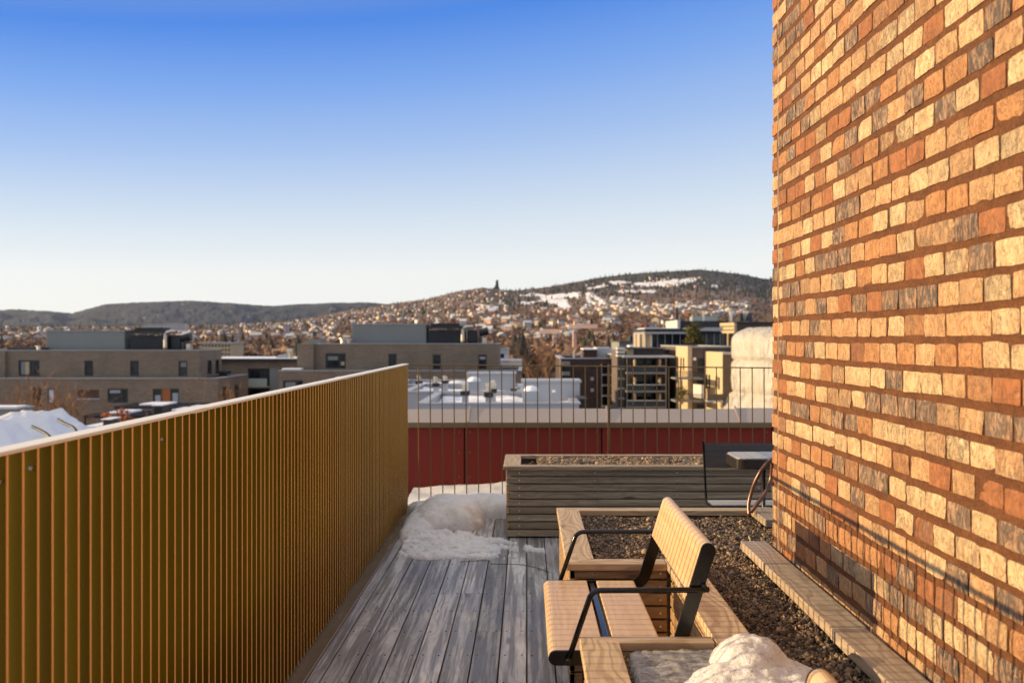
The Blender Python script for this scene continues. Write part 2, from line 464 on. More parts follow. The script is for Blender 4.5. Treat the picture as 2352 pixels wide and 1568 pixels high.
# ------------------------------------------------------------------ far railing
RY = 7.234
rail = thing('bar_railing', 'thin bronze railing of round upright bars across the far end of the deck', 'railing', (.5, RY, 0))
zt = lambda x: 1.186 - (x + .979) * .0093
mb = MB()
x0, x1 = -.972, 2.95
v = [(x, RY + dy, zt(x) + dz) for x in (x0, x1) for dy in (-.012, .012) for dz in (-.010, 0)]
mb.add(v, [(0, 1, 3, 2), (4, 6, 7, 5), (0, 4, 5, 1), (2, 3, 7, 6), (0, 2, 6, 4), (1, 5, 7, 3)])
mb.build('top_rail', M['bronze'], rail, .001)
X0B = ax_(960.4, RY)
for i in range(39):
    x = X0B + i * .0986
    mb = MB()
    if i == 16:
        mb.box(x - .009, x + .009, RY - .02, RY + .02, -.05, zt(x) - .011); mb.build('post', M['bronze'], rail)
    else:
        mb.tube([(x + .008, RY, -.05), (x, RY, zt(x) - .008)], .0045, 8); mb.build('baluster', M['bronze'], rail)

# ------------------------------------------------------------------ red parapet beyond the railing
PY = 8.2
par = thing('red_parapet', 'dark red panelled parapet with sloping grey metal coping behind the railing', 'parapet', (.6, PY, 0))
mb = MB(); mb.box(-1.6, 4.2, PY + .02, PY + .3, -.5, .56); mb.build('backing', M['gap'], par)
xe = [-1.6, ax_(1067, PY), ax_(1382, PY), ax_(1382, PY) + 1.6, 4.2]
for a, b in zip(xe[:-1], xe[1:]):
    mb = MB(); mb.box(a + .007, b - .007, PY, PY + .015, -.45, .565); pq = mb.build('panel', M['red'], par, .001)
    for fx in (a + .05, b - .05):
        for fz in (.10, .33, .52):
            mb = MB(); mb.tube([(fx, PY + .001, fz), (fx, PY - .003, fz)], .008, 8); mb.build('rivet', M['fascia'], pq)
mb = MB(); mb.box(-1.6, 4.2, PY - .035, PY - .02, .565, .612); mb.build('fascia', M['fascia'], par, .002)
xs = [-1.6, ax_(1076, PY), ax_(1396, PY), ax_(1698, PY), 4.2]
for i, (a, b) in enumerate(zip(xs[:-1], xs[1:])):
    mb = MB()
    tl = (0, .006, .003, .012)[i]
    z0, z1 = .613, .613 + .107
    vv = [(x, y, z) for x in (a + .004, b - .004) for (y, z) in ((PY - .036, z0 - .002), (PY - .036, z0), (PY + .17, z1 + tl - .004), (PY + .17, z1 + tl))]
    mb.add(vv, [(1, 5, 7, 3), (0, 2, 6, 4), (0, 1, 3, 2), (4, 6, 7, 5), (0, 4, 5, 1), (2, 3, 7, 6)])
    mb.build('coping', M['coping'], par)
for x in xs[1:4]:
    mb = MB()
    vv = [(xx, y, z) for xx in (x - .008, x + .008) for (y, z) in ((PY - .038, .612), (PY - .038, .622), (PY + .172, .72), (PY + .172, .752))]
    mb.add(vv, [(1, 5, 7, 3), (0, 2, 6, 4), (0, 1, 3, 2), (4, 6, 7, 5), (0, 4, 5, 1), (2, 3, 7, 6)])
    mb.build('seam', M['coping'], par)

# ------------------------------------------------------------------ timber helpers
def cap_poly(mb, poly, z0, z1, ax, t=1.):
    cx = sum(p[0] for p in poly) / len(poly); cy = sum(p[1] for p in poly) / len(poly)
    pl = []
    for p in poly:
        d = Vector((p[0] - cx, p[1] - cy)); pl.append((p[0] - math.copysign(.001, d.x), p[1] - math.copysign(.001, d.y)))
    n = len(pl)
    o = (random.uniform(0, 40), random.uniform(0, 9), random.uniform(0, 9))
    v = [(p[0], p[1], z) for z in (z0, z1) for p in pl]
    g = [((a[1], a[0], a[2]) if ax == 'y' else a) for a in v]
    g = [(q[0] + o[0], q[1] + o[1], q[2] + o[2]) for q in g]
    area = sum(pl[i][0] * pl[(i + 1) % n][1] - pl[(i + 1) % n][0] * pl[i][1] for i in range(n))
    f = [tuple(range(n - 1, -1, -1)), tuple(range(n, 2 * n))] + [(i, (i + 1) % n, n + (i + 1) % n, n + i) for i in range(n)]
    if area < 0: f = [tuple(reversed(q)) for q in f]
    mb.add(v, f, g, (t, t * random.uniform(.97, 1.0), t * random.uniform(.94, 1.0)))
def slats(mb, x0, x1, y0, y1, ax, zb=.012, n=9, pitch=.053, h=.045, tint=(.85, 1.12), shrink=None):
    for i in range(n):
        t = random.uniform(*tint); z = zb + i * pitch
        a = [x0, x1, y0, y1]
        if shrink: a = shrink(i, *a)
        mb.box(*a, z, z + h, ax, (t, t, t))
def screw(parent, p, axis='y', r=.0048):
    mb = MB(); d = Vector((0, -.004, 0)) if axis == 'y' else Vector((-.004, 0, 0))
    p = Vector(p); mb.tube([p - d * .5, p + d], r, 8)
    return mb.build('screw', M['screw'], parent)

# ------------------------------------------------------------------ raised bed with seat niches (right)
bed = thing('raised_bed', 'pale timber raised bed with a seat niche, running along the brick wall', 'planter', (.6, 3.2, 0))
Z1, Z0 = .500, .472
caps = [([(.157, 4.65), (.157, 3.49), (.275, 3.573), (.275, 4.57)], 'y', 1.0),
        ([(.157, 3.49), (.56, 3.49), (.56, 3.573), (.275, 3.573)], 'x', .9),
        ([(.157, 4.65), (.275, 4.57), (1.9, 4.57), (1.9, 4.65)], 'x', .85),
        ([(.56, 2.59), (.682, 2.59), (.682, 3.573), (.56, 3.573)], 'y', .95),
        ([(.157, 1.72), (.275, 1.78), (.275, 2.59), (.157, 2.645)], 'y', .98),
        ([(.157, 2.645), (.275, 2.59), (.558, 2.59), (.558, 2.645)], 'x', .8),
        ([(.157, 1.72), (.558, 1.72), (.558, 1.78), (.275, 1.78)], 'x', .9),
        ([(.56, .5), (.682, .5), (.682, 1.78), (.56, 1.78)], 'y', .95)]
for poly, ax, t in caps:
    mb = MB(); cap_poly(mb, poly, Z0, Z1, ax, t); mb.build('cap_board', M['cap'], bed, .003)
def panel(args, ax, mat='side', **k):
    mb = MB(); slats(mb, *args, ax, **k); return mb.build('slat_panel', M[mat], bed, .003)
panel((.172, .194, 3.507, 4.64), 'y')
pn = panel((.172, .562, 3.507, 3.529), 'x', tint=(.7, .95))
for i in range(9):
    for x in (.262, .535):
        screw(pn, (x, 3.507, .034 + i * .053))
panel((.575, .597, 2.63, 3.505), 'y')
panel((.172, .194, 1.735, 2.606), 'y')
panel((.172, .595, 2.608, 2.630), 'x', tint=(.75, .95))
panel((.196, 1.9, 4.618, 4.640), 'x', 'slat')
panel((.575, .597, .5, 1.76), 'y')
panel((.196, .57, 1.737, 1.759), 'x')
mb = MB()
lin = [(.196, .214, 3.53, 4.616), (.214, .60, 3.531, 3.545), (.599, .615, 2.60, 3.53), (.196, .214, 1.762, 2.606), (.214, .60, 2.59, 2.606),
       (.196, 1.9, 4.60, 4.616), (.599, .615, .5, 1.76)]
for a in lin: mb.box(*a, .02, .4705, 'x' if a[1] - a[0] > .1 else 'y', (.9, .9, .9))
mb.build('inner_lining', M['slat'], bed)
mb = MB()
mb.box(.216, 1.9, 3.546, 4.6, .02, .452); mb.box(.616, 1.4, .5, 3.546, .02, .4515); mb.box(.216, .616, 1.763, 2.588, .02, .4525)
mb.build('soil', M['soil'], bed)

# ------------------------------------------------------------------ back planter
bk = thing('timber_planter', 'long dark slatted planter with pale cap boards, standing by the far railing', 'planter', (.9, 6.4, 0))
bc = [([(-.165, 6.10), (2.4, 6.10), (2.4, 6.19), (-.042, 6.19)], 'x', .62), ([(-.165, 6.10), (-.042, 6.19), (-.042, 6.667), (-.165, 6.74)], 'y', .85),
      ([(-.165, 6.74), (-.042, 6.667), (2.4, 6.667), (2.4, 6.74)], 'x', .75)]
for poly, ax, t in bc:
    mb = MB(); cap_poly(mb, poly, .479, .506, ax, t); mb.build('cap_board', M['cap'], bk, .003)
even = lambda i: i % 2 == 0 or i == 7
mb = MB(); slats(mb, -.145, 2.4, 6.124, 6.146, 'x', shrink=lambda i, a, b, c, d: [a if even(i) else a + .024, b, c, d])
fp = mb.build('slat_panel', M['slat'], bk, .004)
for i in range(9):
    for u in (1193, 1366.7, 1554.8, 1742):
        screw(fp, (ax_(u, 6.124), 6.124, .034 + i * .053), 'y', .0055)
mb = MB(); slats(mb, -.145, -.123, 6.124, 6.72, 'y', shrink=lambda i, a, b, c, d: [a, b, c + .024 if even(i) else c, d])
mb.build('slat_panel', M['side'], bk, .004)
mb = MB(); mb.box(-.12, 2.4, 6.15, 6.17, .02, .478); mb.box(-.12, -.10, 6.171, 6.70, .02, .478, 'y'); mb.box(-.12, 2.4, 6.701, 6.72, .02, .478)
mb.build('inner_lining', M['slat'], bk)
mb = MB(); mb.box(-.098, 2.4, 6.172, 6.70, .02, .452); mb.build('soil', M['soil'], bk)

# ------------------------------------------------------------------ armchair benches in the niches
def ribbon(center, wd, cap0=True, cap1=True, n=7):
    """outline of a band of width wd round a polyline with round ends"""
    P_ = [Vector(p) for p in center]; K = len(P_); Lf = []; Rt = []
    for i, p in enumerate(P_):
        t = (P_[min(i + 1, K - 1)] - P_[max(i - 1, 0)]).normalized()
        nn = Vector((-t.y, t.x)); Lf.append(p + nn * wd / 2); Rt.append(p - nn * wd / 2)
    def arc(c, t):
        a0 = math.atan2(t.x, -t.y)       # angle of the left normal
        return [c + Vector((math.cos(a0 - PI * k / n), math.sin(a0 - PI * k / n))) * wd / 2 for k in range(1, n)]
    t1 = (P_[-1] - P_[-2]).normalized(); t0 = (P_[0] - P_[1]).normalized()
    out_ = Lf + (arc(P_[-1], t1) if cap1 else []) + Rt[::-1] + (arc(P_[0], t0) if cap0 else [])
    return [(q.x, q.y) for q in out_]
def fillet(p0, p1, p2, r, n=8):
    p0, p1, p2 = Vector(p0), Vector(p1), Vector(p2)
    a = (p0 - p1).normalized(); b = (p2 - p1).normalized()
    th = a.angle(b); d = r / math.tan(th / 2)
    s, e = p1 + a * d, p1 + b * d
    c = p1 + (a + b).normalized() * (r / math.sin(th / 2))
    va, vb = s - c, e - c; ang = va.angle(vb)
    return [c + (va * math.sin(ang * (1 - k / n)) + vb * math.sin(ang * k / n)) / math.sin(ang) for k in range(n + 1)]
YN, YF = 2.650, 3.420
def make_bench():
    root = thing('armchair_bench', 'light wood bench with black arm tubes set in the niche of the raised bed', 'bench', (.35, 3.035, 0))
    LT = Vector((.549, .7585)); BT = Vector((.449, .4325))
    cl = [Vector((.0875, .4325))] + fillet((.0875, .4325), BT, LT, .07) + [LT]
    prof = ribbon(cl, .045)
    fn = lambda p, q, a: (p, a, q)
    for y in (YN, YF):
        mb = MB(); mb.prism(prof, fn, y - .004, y + .004); mb.build('end_frame', M['black'], root, .0012, 1)
    # seat slabs
    nose = [(.0875 + .0225 * math.cos(a), .4325 + .0225 * math.sin(a)) for a in [PI / 2 + PI * k / 10 for k in range(11)]]
    f_prof = nose + [(.232, .410), (.234, .412), (.234, .453), (.232, .455)]
    mb = MB(); mb.prism(f_prof, fn, YN + .0045, YF - .0045); mb.build('seat', M['bench'], root)
    r_prof = [(.274, .4545), (.271, .452), (.271, .418), (.274, .4155), (.405, .4155), (.4235, .434), (.419, .450), (.414, .4545)]
    mb = MB(); mb.prism(r_prof, fn, YN + .0045, YF - .0045); mb.build('seat', M['bench'], root)
    d = (LT - BT).normalized(); nrm = Vector((-d.y, d.x))     # towards the sitter
    s0 = LT - d * .140
    bp = [s0 + nrm * .022, LT + nrm * .022] + [LT + nrm * .022 * math.cos(PI * k / 9) + d * .022 * math.sin(PI * k / 9) for k in range(1, 9)] + [LT - nrm * .022, s0 - nrm * .022]
    mb = MB(); mb.prism([(p.x, p.y) for p in bp], fn, YN + .0045, YF - .0045); mb.build('backrest', M['bench'], root)
    mb = MB(); mb.box(.243, .262, YN + .0042, YF - .0042, .425, .449); mb.build('seat_rail', M['black'], root, .002)
    for y, s in ((YN, -1), (YF, 1)):
        yy = y + s * .0128
        a = (.535, yy, .642); b = (.197, yy, .640); c = (.126, yy, .434)
        path = [Vector((.548, yy - s * .004, .6425)), Vector(a)] + [Vector((q.x, yy, q.y)) for q in fillet((a[0], a[2]), (b[0], b[2]), (c[0], c[2]), .035)] + [Vector(c)]
        mb = MB(); mb.tube(path, .0087, 12)
        arm = mb.build('armrest', M['black'], root, smooth=True)
        for p in (a, c):
            mb = MB(); mb.tube([(p[0], y + s * .004, p[2] + (.012 if p is a else -.004)), (p[0], y + s * .0225, p[2] + (.006 if p is a else -.004))], .0085, 10); mb.build('bolt', M['black'], arm, smooth=True)
    for y in (YN + .03, YF - .03):
        mb = MB(); mb.box(.215, .29, y - .006, y + .006, .002, .414); mb.box(.17, .40, y - .02, y + .02, .002, .010); mb.build('leg', M['black'], root, .002)
    return root
bench = make_bench()
b2 = copy_tree(bench); b2.location = (.35, 3.035 - 1.775, 0)
b2['label'] = 'nearest bench, only a rounded top corner showing at the bottom edge'
for o in (bench, b2): o['group'] = 'benches along the raised bed'

# ------------------------------------------------------------------ bench and table at the far end
fb = thing('park_bench', 'bench with its shade coloured in, facing the camera behind the small table by the brick corner', 'bench', (1.6, 5.15, 0))
cl = [Vector((5.262, .776))] + fillet((5.262, .776), (5.17, .435), (5.0, .435), .03) + [Vector((5.0, .435))]
for x in (1.060, 2.05):
    mb = MB(); mb.prism(ribbon(cl, .022), lambda p, q, a: (a, p, q), x - .005, x + .005); mb.build('end_frame', M['black'], fb)
mb = MB()
for (y0, z0_), (y1, z1_) in (((5.222, .628), (5.258, .768)),):
    mb.prism([(y0 - .012, z0_), (y0 + .012, z0_ - .004), (y1 + .012, z1_), (y1 - .012, z1_ + .003)], lambda p, q, a: (a, p, q), 1.066, 2.044)
mb.build('backrest', M['bench_shaded'], fb)
mb = MB(); mb.box(1.066, 2.044, 5.005, 5.085, .412, .447, 'x', (.9, .9, .9)); mb.box(1.066, 2.044, 5.09, 5.155, .412, .447, 'x', (1, 1, 1))
mb.build('seat', M['table'], fb, .003)
mb = MB(); mb.box(1.066, 2.044, 4.985, 5.0, .36, .446); mb.build('apron', M['bench_shaded'], fb)
for x in (1.10, 2.0):
    mb = MB(); mb.tube([(x - .05, 4.93, .40), (x - .03, 4.93, .408), (x + .02, 4.93, .408), (x + .06, 4.93, .40)], .010, 8); mb.build('foot', M['black'], fb, smooth=True)
    mb = MB(); mb.box(x - .02, x + .02, 5.02, 5.12, 0.002, .41); mb.build('leg', M['black'], fb)

tb = thing('side_table', 'small pale topped table with a deep black rim beside the brick corner', 'table', (1.4, 4.86, 0))
def rrect(x0, x1, y0, y1, r, n=6):
    pts = []
    for cx, cy, a0 in ((x1 - r, y1 - r, 0), (x0 + r, y1 - r, 90), (x0 + r, y0 + r, 180), (x1 - r, y0 + r, 270)):
        pts += [(cx + r * math.cos(math.radians(a0 + 90 * k / n)), cy + r * math.sin(math.radians(a0 + 90 * k / n))) for k in range(n + 1)]
    return pts
mb = MB(); mb.prism(rrect(1.128, 1.80, 4.70, 5.0, .05), lambda p, q, a: (p, q, a), .693, .747); mb.build('rim', M['steel'], tb, .002)
mb = MB()
for i, (a, b) in enumerate(((1.137, 1.226), (1.230, 1.318), (1.322, 1.41), (1.414, 1.50), (1.504, 1.6), (1.604, 1.79))):
    sk = .02
    if i == 0:
        pl = [(1.226, 4.709), (1.226, 4.991), (1.175, 4.991), (1.148, 4.98), (1.137, 4.953), (1.137, 4.747), (1.148, 4.72), (1.175, 4.709)]
    else: pl = [(a, 4.709), (b, 4.709), (b, 4.991), (a, 4.991)]
    mb.prism(pl, lambda p, q, a_: (p, q, a_), .7475, .7525)
mb.build('tabletop', M['table'], tb)
for x in (1.315, 1.70):
    mb = MB(); mb.tube([(x, 4.86, .005), (x, 4.86, .692)], .011, 10); mb.build('leg', M['steel'], tb, smooth=True)

# hose loop
pts = [(1035, 1250), (1028, 1100), (1060, 950), (1120, 780), (1220, 600), (1320, 492), (1352, 480), (1352, 560), (1336, 740), (1290, 880), (1210, 1010), (1130, 1110), (1060, 1210)]
hp = [at((2700 + x / 3.484) / 1.7415, (1700 + y / 3.484) / 1.7415, 4.42 + .02 * math.sin(i)) for i, (x, y) in enumerate(pts)]
def smooth_path(p, k=5):
    out_ = []
    for i in range(len(p) - 1):
        p0, p1, p2, p3 = p[max(i - 1, 0)], p[i], p[i + 1], p[min(i + 2, len(p) - 1)]
        for j in range(k):
            t = j / k
            out_.append(.5 * ((2 * p1) + (p2 - p0) * t + (2 * p0 - 5 * p1 + 4 * p2 - p3) * t * t + (3 * p1 - p0 - 3 * p2 + p3) * t ** 3))
    return out_ + [p[-1]]
mb = MB(); mb.tube(smooth_path(hp), .0098, 10)
tag(mb.build('hose', M['hose'], None, smooth=True), 'brown hose bent into a loop rising from the gravel at the brick corner', 'hose')

# ------------------------------------------------------------------ brick wall
WX, WEND = 1.05, 3.735
wall = thing('brick_wall', 'tall sunlit wall of rough cream, orange and grey bricks on the right', 'wall', (1.3, 1.5, .4))
mb = MB(); mb.box(WX + .0005, WX + .45, -2.0, WEND - .012, .38, 4.2); mb.build('mortar', M['mortar'], wall)
mb = MB(); mb.box(WX - .001, WX + .02, 3.652, 3.657, .40, 4.2); mb.build('joint_sealant', M['sealant'], wall)
COURSE, BP = .077, .1165
nx, nz = 8, 7
palette = [((.545, .405, .225), .26), ((.47, .29, .145), .27), ((.40, .195, .08), .20), ((.31, .115, .042), .11), ((.36, .235, .145), .16)]
pw = np.cumsum([p[1] for p in palette])
VV = []; TT = []; CC = []; FL = []
gi, gj = np.meshgrid(np.arange(nx), np.arange(nz), indexing='ij')
aa, bb = gi / (nx - 1.), gj / (nz - 1.)
per = [(i, 0) for i in range(nx)] + [(nx - 1, j) for j in range(1, nz)] + [(i, nz - 1) for i in range(nx - 2, -1, -1)] + [(0, j) for j in range(nz - 2, 0, -1)]
peri = np.array([i * nz + j for i, j in per]); NP = len(per); NV = nx * nz + 2 * NP
quads = [(i * nz + j, i * nz + j + 1, (i + 1) * nz + j + 1, (i + 1) * nz + j) for i in range(nx - 1) for j in range(nz - 1)]
quads += [(nx * nz + k, nx * nz + (k + 1) % NP, nx * nz + NP + (k + 1) % NP, nx * nz + NP + k) for k in range(NP)]
quads = np.array(quads)
edge = np.minimum(np.minimum(aa, 1 - aa), np.minimum(bb, 1 - bb))
cnt = 0
def brick(y0, y1, z0, z1):
    global cnt
    s = cnt * 3.7; cnt += 1
    ey = lambda q, amp, sd: (fbm(q * 2.5 + s, q * 0 + sd, sd, 3) - .5) * amp
    jag = random.choice((.004, .006, .008, .011))
    rnd_ = random.uniform(.0005, .0028) * (np.abs(bb - .5) * 2) ** 8
    left = y0 + ey(bb, .0042, 1) + rnd_; right = y1 + ey(bb, .0042, 2) - rnd_
    bot = z0 + ey(aa, jag, 3) + abs(random.gauss(0, .0012)); top = z1 + ey(aa, .0055, 4) - random.uniform(.0, .004) * (np.abs(aa - .5) * 2) ** 2
    Y = left + (right - left) * aa; Z = bot + (top - bot) * bb
    tilt = random.gauss(0, .0006); t2 = random.gauss(0, .0007); pr = random.gauss(.0034, .0010)
    face = pr + tilt * (aa - .5) * 2 + t2 * (bb - .5) * 2 + (fbm(aa * 3 + s, bb * 3 + 5, 6, 3) - .5) * .0035
    face = face - .0016 * np.clip(1 - edge / .12, 0, 1)
    X = WX - face
    A = np.stack([X, Y, Z], -1).reshape(-1, 3)
    B = A[peri]; C_ = B.copy(); C_[:, 0] = WX + .014
    VV.append(np.concatenate([A, B, C_]))
    TT.append(quads + (len(VV) - 1) * NV)
    near = min(1., max(0., (3.3 - y0) / 1.3)); wts = (.17 + .20 * near, .27, .24 - .08 * near, .13 - .05 * near, .21 - .07 * near)
    k = random.choices(range(5), wts)[0]
    if random.random() < .14 and brick.last is not None: k = brick.last
    brick.last = k
    f = random.uniform(.86, 1.12)
    c = np.array(palette[k][0]) * f
    fl = random.uniform(.75, 1.) if k == 4 else (random.uniform(.2, .6) if random.random() < .22 else 0.)
    CC.append(np.repeat(c[None], NV, 0)); FL.append(np.full(NV, fl))
brick.last = None
for r in range(38):
    z0 = .405 + r * COURSE
    # end strip beyond the movement joint
    wob = .0025 * math.sin(r * 1.3)
    if r % 2: brick(3.660, WEND, z0, z0 + .0575)
    else: brick(3.660, WEND, z0 + .002, z0 + .0585)
    y = 3.650 - (r % 2) * BP * .52 - random.uniform(0, .012)
    if r % 2: brick(y + .007, 3.650, z0, z0 + .0575)
    while y > -1.2:
        wd = BP - .0076 + random.gauss(0, .0020)
        if random.random() < .02: wd *= 1.9
        dz = .003 * math.sin(y * 3.1 + r * .7) + random.gauss(0, .0008)
        brick(y - wd, y, z0 + dz, z0 + dz + .0575 + random.gauss(0, .0012))
        y -= wd + .0076 + random.gauss(0, .0012)
soup('brickwork', np.concatenate(VV), np.concatenate(TT)[:, ::-1], M['brick'], wall, np.concatenate(CC), {'flash': np.concatenate(FL)}, smooth=True)

# ------------------------------------------------------------------ boards along the foot of the wall
def ledge(x0, x1, y0, y1, label, t, dx=0):
    mb = MB(); mb.box(x0 + dx, x1 + dx, y0, y1, .484, .520, 'y', (t, t, t))
    o = mb.build('ledge_board', M['ledge'], None, .003)
    tag(o, label, 'board', 'boards at the foot of the brick wall')
ledge(.928, 1.036, 2.670, 3.80, 'board at the foot of the brick wall, farther one, ending at its corner', 1.05)
ledge(.928, 1.036, 1.25, 2.666, 'nearer board at the foot of the brick wall, leaving the bottom of the photo', .95, -.004)
ledge(1.158, 1.27, 4.24, 4.566, 'short grey timber board end beside the hose behind the brick corner', 1.0)

# ------------------------------------------------------------------ gravel
ico = np.array([(0, s1, s2 * 1.618) for s1 in (-1, 1) for s2 in (-1, 1)] + [(s1, s2 * 1.618, 0) for s1 in (-1, 1) for s2 in (-1, 1)] + [(s2 * 1.618, 0, s1) for s1 in (-1, 1) for s2 in (-1, 1)], float)
ico /= np.linalg.norm(ico[0])
_bm_f = []
for i in range(12):
    for j in range(i + 1, 12):
        for k in range(j + 1, 12):
            d = [np.linalg.norm(ico[a] - ico[b]) for a, b in ((i, j), (j, k), (i, k))]
            if max(d) < 1.1:
                n_ = np.cross(ico[j] - ico[i], ico[k] - ico[i])
                _bm_f.append((i, j, k) if n_ @ ico[i] > 0 else (i, k, j))
icoF = np.array(_bm_f)
def rotmats(n):
    q = rng.normal(size=(n, 4)); q /= np.linalg.norm(q, axis=1)[:, None]
    a, b, c, d = q.T
    return np.stack([np.stack([1 - 2 * (c * c + d * d), 2 * (b * c - a * d), 2 * (b * d + a * c)], -1),
                     np.stack([2 * (b * c + a * d), 1 - 2 * (b * b + d * d), 2 * (c * d - a * b)], -1),
                     np.stack([2 * (b * d - a * c), 2 * (c * d + a * b), 1 - 2 * (b * b + c * c)], -1)], 1)
def gravel(name, label, areas, dens, size, level, colA, colB):
    P_ = []
    for x0, x1, y0, y1 in areas:
        n = int((x1 - x0) * (y1 - y0) * dens)
        P_.append(np.stack([rng.uniform(x0, x1, n), rng.uniform(y0, y1, n)], -1))
    P_ = np.concatenate(P_); n = len(P_)
    sz = size * np.exp(rng.normal(0, .38, n))
    z = level + (fbm(P_[:, 0] * 9, P_[:, 1] * 9, 3, 3) - .5) * .034 + rng.uniform(-.004, .005, n)
    asp = rng.uniform(.55, 1.25, (n, 3))
    chip = rng.random(n) < .05
    asp[chip] *= np.array([2.4, .6, .35])
    v = ico[None] * (1 + rng.normal(0, .13, (n, 12, 1))) * (asp * sz[:, None])[:, None]
    v = np.einsum('nij,nkj->nki', rotmats(n), v)
    v[:, :, 0] += P_[:, 0, None]; v[:, :, 1] += P_[:, 1, None]; v[:, :, 2] += z[:, None]
    t = rng.random(n)[:, None] ** 2.
    c = np.array(colA) * (1 - t) + np.array(colB) * t
    c = c * rng.uniform(.6, 1.3, (n, 1))
    c[chip] = np.array([.40, .26, .13])
    T = (icoF[None] + (np.arange(n) * 12)[:, None, None]).reshape(-1, 3)
    o = soup(name, v.reshape(-1, 3), T, M['gravel'], None, np.repeat(c, 12, 0), smooth=False)
    tag(o, label, None, None, 'stuff')
gravel('gravel', 'brown pebbles and bark filling the raised bed', [(.28, 1.2, 3.58, 4.57), (1.2, 1.7, 3.8, 4.57), (.685, 1.05, 1.1, 3.58), (.28, .6, 1.79, 2.585), (.6, .69, 1.2, 2.585)], 21000, .0050, .460, (.050, .030, .018), (.36, .25, .15))
gravel('bark_mulch', 'pale bark and pebbles filling the planter by the railing', [(.08, 2.3, 6.19, 6.66)], 6000, .0085, .484, (.17, .11, .065), (.46, .33, .20))

# ------------------------------------------------------------------ snow
def heightfield(name, x0, x1, y0, y1, step, fn, mat, skirt=-.01, base=0.):
    xs = np.arange(x0, x1 + step / 2, step); ys = np.arange(y0, y1 + step / 2, step)
    X, Y = np.meshgrid(xs, ys, indexing='ij'); Hh = fn(X, Y)
    idx = np.arange(X.size).reshape(X.shape)
    keep = (Hh[:-1, :-1] > 0) | (Hh[1:, :-1] > 0) | (Hh[:-1, 1:] > 0) | (Hh[1:, 1:] > 0)
    q = np.stack([idx[:-1, :-1], idx[1:, :-1], idx[1:, 1:], idx[:-1, 1:]], -1)[keep]
    Z = base + np.where(Hh > 0, Hh, skirt)
    used, inv = np.unique(q, return_inverse=True)
    V = np.stack([X, Y, Z], -1).reshape(-1, 3)[used]
    return soup(name, V, inv.reshape(q.shape), mat, None, smooth=True)
def sstep(a, b, x):
    t = np.clip((x - a) / (b - a), 0, 1); return t * t * (3 - 2 * t)
def lump(X, Y, cx, cy, rx, ry, h, p=2.6, rot=0.):
    c, s = math.cos(rot), math.sin(rot); u = ((X - cx) * c + (Y - cy) * s) / rx; v = (-(X - cx) * s + (Y - cy) * c) / ry
    d = (np.abs(u) ** p + np.abs(v) ** p) ** (1 / p)
    d = d + (fbm(X * 9, Y * 9, 5, 3) - .5) * .35
    return h * np.sqrt(np.clip(1 - d ** 2, 0, 1))
def pile(X, Y):
    h = lump(X, Y, -.585, 6.74, .265, .40, .185, 3.2)
    h = np.maximum(h, lump(X, Y, -.79, 6.55, .13, .46, .085, 2.2))
    h = np.maximum(h, lump(X, Y, -.45, 7.02, .54, .19, .155, 3.2))
    h = np.maximum(h, lump(X, Y, -.30, 6.95, .28, .17, .15, 3.))
    h = np.maximum(h, lump(X, Y, -.79, 6.18, .11, .28, .05, 2.2, .15))
    h = h + (h > 0) * ((fbm(X * 6, Y * 6, 8, 3) - .5) * .040 + (fbm(X * 24, Y * 24, 9, 3) - .5) * .008)
    # slushy tongue
    up = 6.24 - (X + .75) * .48; lo = 5.50 + .16 * np.abs(X + .45) ** 1.2 + .05
    inside = np.minimum(np.minimum((up - Y) / .10, (Y - lo) / .10), np.minimum((X + .81) / .06, (-.02 - X) / .34))
    nz_ = fbm(X * 7, Y * 13, 12, 4); n2 = fbm(X * 30, Y * 42, 14, 3)
    thick = sstep(5.65, 6.2, Y) * sstep(-.1, -.6, X); fade = sstep(.02, -.45, X) * .5 + sstep(5.5, 5.9, Y) * .3
    s = np.clip(inside, -1, 1) * .2 + (nz_ - .62) * 2.1 + (n2 - .5) * 1.2 + thick * .55 + fade - .33
    sl = np.where((s > 0) & (inside > -.4), .004 + np.clip(s, 0, .8) * (.026 + .03 * thick) + n2 * .016, 0)
    h = np.maximum(h, sl)
    return np.where(X < -.965, 0, h)
o = heightfield('snow_pile', -.97, .14, 5.42, 7.19, .0095, pile, M['snow'])
tag(o, 'melting snow heap with a slushy tongue in the far corner of the deck', 'snow')
def bank(X, Y):
    h = .05 + (fbm(X * 2.2, Y * 2.2, 21, 4) - .5) * .12 + .03 * sstep(7.9, 8.2, Y)
    return np.where(Y < 7.30 + .03 * fbm(X * 4, Y * 0, 2, 2), 0, np.maximum(h, .004))
o = heightfield('snow_bank', -1.06, 3.2, 7.27, 8.195, .03, bank, M['snow'], -.1, -.05)
tag(o, 'strip of white snow lying between the bar railing and the red parapet', 'snow')
def hill(X, Y, cx, cy, rx, ry, h, q=1.):
    d = ((X - cx) / rx) ** 2 + ((Y - cy) / ry) ** 2 + (fbm(X * 8, Y * 8, 5, 2) - .5) * .4
    return h * np.clip(1 - d, 0, 1) ** q
def mound(X, Y):
    h = hill(X, Y, .63, 2.06, .22, .52, .088, .6)
    h = np.maximum(h, hill(X, Y, .612, 2.40, .115, .19, .122, .6))
    h = np.maximum(h, hill(X, Y, .57, 2.25, .19, .22, .075, .7))
    h = np.maximum(h, hill(X, Y, .52, 1.92, .15, .42, .075, .8))
    h = h + (h > 0) * ((fbm(X * 11, Y * 11, 31, 3) - .5) * .036 + (fbm(X * 60, Y * 60, 36, 3) - .5) * .010 + (rng.random(X.shape) - .5) * .004)
    return np.where(Y > 2.582, 0, h)
o = heightfield('snow_mound', .30, .92, 1.55, 2.586, .0075, mound, M['snow_grit'], -.012, .462)
tag(o, 'gritty sunlit snow mound lying on the raised bed at the bottom of the photo', 'snow')
